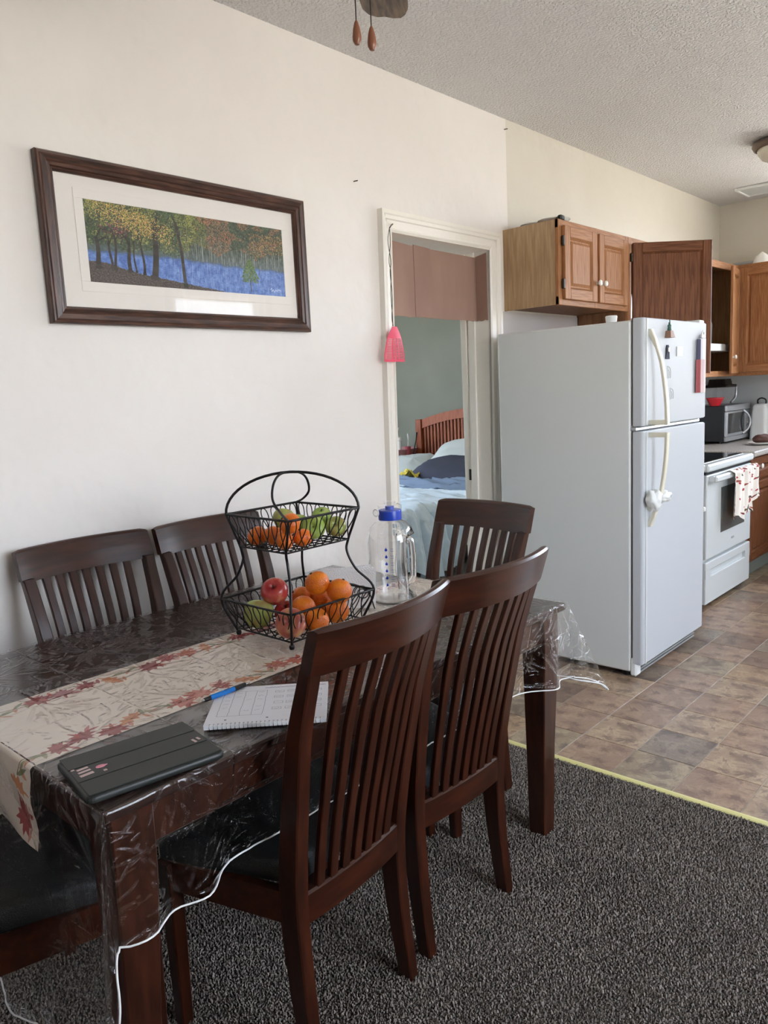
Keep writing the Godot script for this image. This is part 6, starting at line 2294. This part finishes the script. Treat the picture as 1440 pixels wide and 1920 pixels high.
func lake_print() -> StandardMaterial3D:
	var w := 1100; var h := 344
	var im := Image.create(w, h, false, Image.FORMAT_RGB8)
	var n1 := FastNoiseLite.new(); n1.seed = 1; n1.frequency = 0.04; n1.fractal_octaves = 5; n1.fractal_gain = 0.65
	var n2 := FastNoiseLite.new(); n2.seed = 2; n2.frequency = 0.010; n2.fractal_octaves = 3
	var n3 := FastNoiseLite.new(); n3.seed = 3; n3.frequency = 0.16; n3.fractal_octaves = 2
	for y in h:
		for x in w:
			var a := n1.get_noise_2d(x, y)
			var s := n3.get_noise_2d(x * 1.2, y * 0.05)
			# dim wood behind, blue mist low down between the stems
			var col := c8(40, 52, 44).lerp(c8(84, 98, 76), clampf(a + 0.5, 0.0, 1.0))
			col = col.lerp(c8(120, 134, 150), 0.5 * smoothstep(120.0, 205.0, y + 20.0 * a))
			if x > 440: col = col.lerp(c8(186, 190, 186), smoothstep(0.28, 0.5, s) * 0.75 * smoothstep(60.0, 130.0, y))
			var shore := 206.0 + 8.0 * n2.get_noise_1d(x) + (8.0 if x > 700 else 0.0)
			if y > shore:
				var wv := n3.get_noise_2d(x * 0.3, y * 0.8) * 0.4 + n1.get_noise_2d(x * 0.5, y * 0.5)
				var wat := c8(72, 104, 176).lerp(c8(120, 152, 212), clampf(wv + 0.5, 0.0, 1.0))
				wat = wat.lerp(c8(188, 204, 230), smoothstep(0.25, 0.55, s) * 0.6 * (1.0 if x > 380 else 0.3))
				wat = wat.lerp(c8(70, 86, 104), 0.5 * smoothstep(shore + 16.0, shore, y))
				col = wat
			im.set_pixel(x, y, col)
	var r := RandomNumberGenerator.new(); r.seed = 8
	# far stems
	for k in 46:
		var x := r.randf_range(470, 1080)
		stroke(im, Vector2(x, r.randf_range(70, 130)), Vector2(x + r.randf_range(-3, 3), r.randf_range(200, 214)), r.randf_range(1.5, 3.0), c8(168, 170, 164).lerp(c8(90, 92, 84), r.randf()))
	# foliage in dabs, dark ones first
	for pass_ in 3:
		for k in 3600:
			var x := r.randf() * w
			var top := r.randf()
			var lim := 205.0 if x < 520 else 178.0
			lim -= 46.0 * absf(sin(x * 0.013 + 0.6)) * (0.5 if x < 420 else 1.0)
			var y := lim * pow(top, 1.15)
			var b := n2.get_noise_2d(x, y * 1.5)
			var base: Color
			if x < 470: base = c8(74, 92, 58)
			elif x < 620: base = c8(112, 116, 62)
			elif x < 760: base = c8(132, 104, 80)
			else: base = c8(60, 78, 60)
			var warm := exp(-pow((x - 235.0) / 150.0, 2.0) - pow((y - 66.0 - 0.22 * (x - 235.0)) / 46.0, 2.0))
			if r.randf() < warm * 1.3: base = [c8(212, 176, 92), c8(226, 194, 122), c8(206, 150, 104), c8(196, 178, 88)][r.randi() % 4]
			elif exp(-pow((x - 150.0) / 60.0, 2.0) - pow((y - 108.0) / 30.0, 2.0)) > r.randf(): base = [c8(128, 52, 88), c8(158, 80, 108)][r.randi() % 2]
			elif x > 880 and r.randf() < 0.5 and y > 40: base = [c8(190, 150, 84), c8(168, 96, 76), c8(150, 130, 70)][r.randi() % 3]
			elif b > 0.12: base = base.lerp(c8(176, 112, 82) if x > 560 else c8(158, 160, 84), 0.7)
			base = base.lerp(Color.BLACK, [0.34, 0.12, 0.0][pass_] * r.randf_range(0.6, 1.2)).lerp(c8(220, 216, 170), (0.25 * r.randf() if pass_ == 2 else 0.0))
			var l := r.randf_range(3.0, 7.5)
			var d := Vector2.from_angle(r.randf() * TAU) * l
			stroke(im, Vector2(x, y) - d / 2, Vector2(x, y) + d / 2, r.randf_range(2.0, 4.5), base)
	# ground
	for x in 700:
		var gr := 268.0 + 0.105 * x + 5.0 * n1.get_noise_1d(x * 1.7) - 18.0 * exp(-pow((x - 70.0) / 110.0, 2.0))
		for y in range(int(gr), h):
			var a := n1.get_noise_2d(x * 2.0, y * 3.0)
			im.set_pixel(x, y, c8(58, 50, 50).lerp(c8(118, 106, 98), clampf(a + 0.45, 0.0, 1.0)))
	# near trunks
	var trunks := [[44, 150, 284, 24, 6], [104, 160, 282, 13, 4], [132, 140, 286, 14, -4], [196, 150, 290, 20, 2], [222, 150, 288, 9, 3], [262, 150, 296, 13, 4], [344, 60, 312, 34, -26], [452, 40, 336, 19, 34]]
	for t in trunks:
		for s in 16:
			var u := s / 16.0; var u2 := (s + 1) / 16.0
			var bend := func(q: float) -> float: return t[4] * q + 4.0 * sin(q * 5.0 + t[0])
			stroke(im, Vector2(t[0] + bend.call(u), lerpf(t[1], t[2], u)), Vector2(t[0] + bend.call(u2), lerpf(t[1], t[2], u2) + 1.0), t[3] * (0.7 + 0.3 * u) * (1.4 if s == 15 else 1.0), c8(46, 42, 40).lerp(c8(92, 86, 76), 0.5 * r.randf()))
		for b in 2:
			var y0: float = lerpf(t[1], t[2], 0.06 + 0.1 * b)
			stroke(im, Vector2(t[0], y0), Vector2(t[0] + r.randf_range(-50, 50), y0 - r.randf_range(24, 60)), t[3] * 0.3, c8(56, 52, 46))
	# leaves hanging over the trunks
	for k in 900:
		var x := r.randf_range(20, 420); var y := 60.0 + 0.22 * (x - 200.0) + r.randf_range(-46, 46)
		var d := Vector2.from_angle(r.randf() * TAU) * 4.0
		stroke(im, Vector2(x, y) - d / 2, Vector2(x, y) + d / 2, 3, [c8(206, 172, 92), c8(222, 190, 120), c8(104, 122, 66), c8(84, 100, 58), c8(198, 140, 100)][r.randi() % 5])
	# small pine on the right, its trunk, and the signature
	for k in 900:
		var yy := r.randf() * 112.0
		var half := 6.0 + yy * 0.55 if yy < 92 else 46.0
		var xx := 872.0 + r.randf_range(-1, 1) * half
		stroke(im, Vector2(xx, 170 + yy), Vector2(xx + r.randf_range(-6, 6), 175 + yy), 3.5, c8(58, 84, 52).lerp(c8(124, 148, 86), r.randf()))
	stroke(im, Vector2(871, 272), Vector2(873, 332), 5, c8(58, 56, 48))
	var sig := [Vector2(1000, 314), Vector2(1010, 304), Vector2(1008, 322), Vector2(1020, 312), Vector2(1026, 326), Vector2(1036, 312), Vector2(1044, 320), Vector2(1054, 310), Vector2(1070, 316)]
	for k in sig.size() - 1: stroke(im, sig[k], sig[k + 1], 2.2, c8(226, 230, 236))
	var m := mat("lake_print", Color.WHITE, 0.7)
	m.albedo_texture = ImageTexture.create_from_image(im)
	m.texture_repeat = false
	return m

func n_rand(k: int, c: int) -> float:
	return fposmod(sin(k * 12.9898 + c * 78.233) * 43758.5453, 1.0)

# ---------------------------------------------------------------- fly swatter on the casing
func swatter() -> void:
	var x := WX + 0.045
	var s := thing("fly_swatter", Vector3(x, 1.548, -2.60), "pink plastic fly swatter hanging by its wire from the door casing", "fly swatter")
	var g := G.new()
	g.tube(PackedVector3Array([Vector3(WX + 0.02, 2.146, -2.662), Vector3(WX + 0.035, 2.135, -2.635), Vector3(x + 0.01, 2.118, -2.602)]), 0.0028, 8)
	single("nail", g, M.hinge_metal, Vector3(WX + 0.02, 2.14, -2.65), "dark bent nail in the door casing holding the fly swatter", "nail")
	g = G.new()
	g.tube(smooth([Vector3(x + 0.004, 2.118, -2.606), Vector3(x, 2.06, -2.612), Vector3(x, 1.98, -2.598), Vector3(x, 1.93, -2.606), Vector3(x, 1.83, -2.60), Vector3(x, 1.74, -2.604), Vector3(x, 1.70, -2.603)], 6), 0.0014, 6)
	g.tube(smooth([Vector3(x + 0.004, 2.118, -2.606), Vector3(x + 0.004, 2.06, -2.592), Vector3(x + 0.003, 1.98, -2.606), Vector3(x + 0.003, 1.93, -2.598), Vector3(x + 0.002, 1.83, -2.606), Vector3(x + 0.002, 1.74, -2.598), Vector3(x + 0.002, 1.70, -2.603)], 6), 0.0014, 6)
	part("wire_handle", g, M.black_wire, s)
	# outline of the head with slots left open
	var hw := func(y: float) -> float:
		return curve1([[1.548, 0.066], [1.58, 0.064], [1.63, 0.052], [1.66, 0.040], [1.695, 0.016]], y)
	var bow := func(z: float) -> float: return 0.012 * cos(z / 0.066 * 1.3)
	var cz := -2.603
	var strip := func(gg: G, ya: float, yb: float, ua: float, ub: float) -> void:
		var n := maxi(1, int(absf(ub - ua) * 8.0))
		var rows := []
		for e in [ya, yb]:
			var row := PackedVector3Array()
			for i in n + 1:
				var z: float = hw.call(e) * lerpf(ua, ub, float(i) / n)
				row.append(Vector3(x + bow.call(z), e, cz + z))
			rows.append(row)
		gg.grid(rows)
		var back := []
		for r in rows:
			var q := PackedVector3Array()
			for v in r: q.append(v - Vector3(0.0018, 0, 0))
			back.append(q)
		gg.grid(back, false, false, null, true)
	g = G.new()
	for k in 6:
		strip.call(g, lerpf(1.648, 1.697, k / 6.0), lerpf(1.648, 1.697, (k + 1) / 6.0), -1.0, 1.0)
	part("neck_plate", g, M.swatter_pink, s)
	g = G.new()
	for k in 17:
		var y := 1.552 + 0.0058 * k
		strip.call(g, y, y + 0.0032, -1.0, 1.0)
	part("cross_bars", g, M.swatter_pink, s)
	g = G.new()
	for u in [-0.97, -0.34, 0.0, 0.34, 0.97]:
		for k in 8:
			strip.call(g, lerpf(1.546, 1.65, k / 8.0), lerpf(1.546, 1.65, (k + 1) / 8.0), u - 0.045, u + 0.045)
	part("ribs", g, M.swatter_pink, s)
	g = G.new()
	strip.call(g, 1.544, 1.552, -1.0, 1.0)
	part("end_lip", g, M.swatter_pink, s)

# ---------------------------------------------------------------- ceiling
func ceiling_things() -> void:
	var hub := Vector3(-1.22, 0, -1.325)
	var f := thing("ceiling_fan", hub + Vector3(0, 2.35, 0), "ceiling fan with dark wooden blades and two wooden pull pendants", "fan")
	var g := G.new()
	g.lathe([Vector2(0, 2.79), Vector2(0.07, 2.79), Vector2(0.065, 2.75), Vector2(0.02, 2.735), Vector2(0.016, 2.66), Vector2(0.09, 2.65), Vector2(0.11, 2.62), Vector2(0.11, 2.50), Vector2(0.08, 2.47), Vector2(0.05, 2.465), Vector2(0.05, 2.41), Vector2(0.03, 2.395), Vector2(0, 2.39)], 32, hub)
	part("motor_housing", g, M.lamp_rim, f)
	var a0 := atan2(-0.495, -0.365)
	for k in 5:
		var a := a0 + TAU * k / 5.0
		var d := Vector3(cos(a), 0, sin(a)); var s := Vector3(-sin(a), 0, cos(a))
		g = G.new()
		g.box(hub + d * 0.14 + Vector3(0, 2.485, 0), Vector3(0.14, 0.006, 0.035), 0.002, Basis(d, Vector3.UP, d.cross(Vector3.UP)))
		part("blade_iron", g, M.lamp_rim, f)
		var poly := []
		var out := [[0.17, -0.05], [0.35, -0.062], [0.52, -0.068], [0.57, -0.066], [0.60, -0.052], [0.612, -0.028], [0.606, -0.006], [0.612, 0.02], [0.606, 0.042], [0.585, 0.056], [0.55, 0.066], [0.52, 0.068], [0.35, 0.062], [0.17, 0.05]]
		for p in out: poly.append(Vector2(p[0], p[1]))
		var bg := G.new()
		var tl := Basis(Vector3(1, 0, 0), 0.16)
		bg.prism(poly, Vector3(0, 0, 0), Vector3(1, 0, 0), tl * Vector3(0, 0, 1), tl * Vector3(0, -0.006, 0))
		var o := local("blade", bg, M.blade_wood, f)
		o.transform = Transform3D(Basis(d, Vector3.UP, d.cross(Vector3.UP)), hub + Vector3(0, 2.485, 0) - f.position)
	for q in [[0.018, 2.155], [-0.014, 2.142]]:
		var c: Vector3 = hub + Vector3(-0.73, 0, 0.675).normalized() * q[0]
		g = G.new()
		for k in 62:
			pass
		g.tube(PackedVector3Array([c + Vector3(0, 2.40, 0), c + Vector3(0.001, 2.32, 0), c + Vector3(0, q[1] + 0.045, 0)]), 0.0014, 6)
		part("pull_chain", g, M.hinge_metal, f)
		g = G.new()
		g.lathe([Vector2(0, q[1]), Vector2(0.005, q[1] + 0.001), Vector2(0.0095, q[1] + 0.009), Vector2(0.010, q[1] + 0.017), Vector2(0.008, q[1] + 0.032), Vector2(0.0045, q[1] + 0.045), Vector2(0.002, q[1] + 0.05), Vector2(0, q[1] + 0.05)], 18, c)
		part("pendant", g, M.pendant_wood, f)
	# flush lamp in the kitchen
	var l := Vector3(-1.455, 0, -5.20)
	var t := thing("ceiling_lamp", l + Vector3(0, CEIL, 0), "round flush ceiling lamp with bronze rim and cream glass", "lamp")
	g = G.new()
	g.lathe([Vector2(0, CEIL), Vector2(0.13, CEIL), Vector2(0.172, CEIL - 0.02), Vector2(0.176, CEIL - 0.032), Vector2(0.165, CEIL - 0.05), Vector2(0.15, CEIL - 0.056), Vector2(0.145, CEIL - 0.05), Vector2(0, CEIL - 0.03)], 48, l)
	part("rim", g, M.lamp_rim, t)
	g = G.new()
	g.lathe([Vector2(0.146, CEIL - 0.05), Vector2(0.142, CEIL - 0.075), Vector2(0.12, CEIL - 0.105), Vector2(0.08, CEIL - 0.125), Vector2(0.03, CEIL - 0.135), Vector2(0, CEIL - 0.136)], 48, l)
	part("glass_bowl", g, M.lamp_glass, t)
	# vent near the far wall
	var v := Vector3(-1.93, CEIL, -6.38)
	t = thing("ceiling_vent", v, "square white ceiling vent near the far kitchen wall", "vent")
	g = G.new()
	for q in [[-0.15, -0.13, -0.15, 0.15], [0.13, 0.15, -0.15, 0.15]]:
		g.bb(v + Vector3(q[0], -0.018, q[2]), v + Vector3(q[1], 0, q[3]), 0.003)
		g.bb(v + Vector3(-0.13, -0.018, q[0]), v + Vector3(0.13, 0, q[1]), 0.003)
	part("frame", g, M.white_plastic, t)
	for k in 11:
		g = G.new()
		g.box(v + Vector3(0, -0.01, -0.115 + 0.023 * k), Vector3(0.26, 0.003, 0.016), 0.0, Basis(Vector3(1, 0, 0), 0.5))
		part("louvre", g, M.white_plastic, t)

func small_marks() -> void:
	for q in [[2.295, -2.448, "small bent nail in the wall between the picture and door"], [2.737, -3.598, "small nail near the ceiling where the wall colour changes"]]:
		var g := G.new()
		g.tube(PackedVector3Array([Vector3(WX - 0.002, q[0], q[1]), Vector3(WX + 0.008, q[0], q[1]), Vector3(WX + 0.012, q[0] + 0.003, q[1] - 0.012)]), 0.0022, 6)
		single("nail", g, M.hinge_metal, Vector3(WX, q[0], q[1]), q[2], "nail")
	for q in [[-0.85, -0.93, 0.004, "white crumb on the carpet at the bottom right"], [-1.05, -1.80, 0.0022, "tiny pale crumb on the carpet near the table leg"]]:
		var g := G.new()
		g.box(Vector3(q[0], q[2] * 0.6 + 0.001, q[1]), Vector3(q[2] * 2.2, q[2] * 1.2, q[2] * 1.6), q[2] * 0.3, Basis(Vector3.UP, 0.6))
		single("crumb", g, M.white_plastic, Vector3(q[0], 0, q[1]), q[3], "crumb", "crumbs on the carpet")
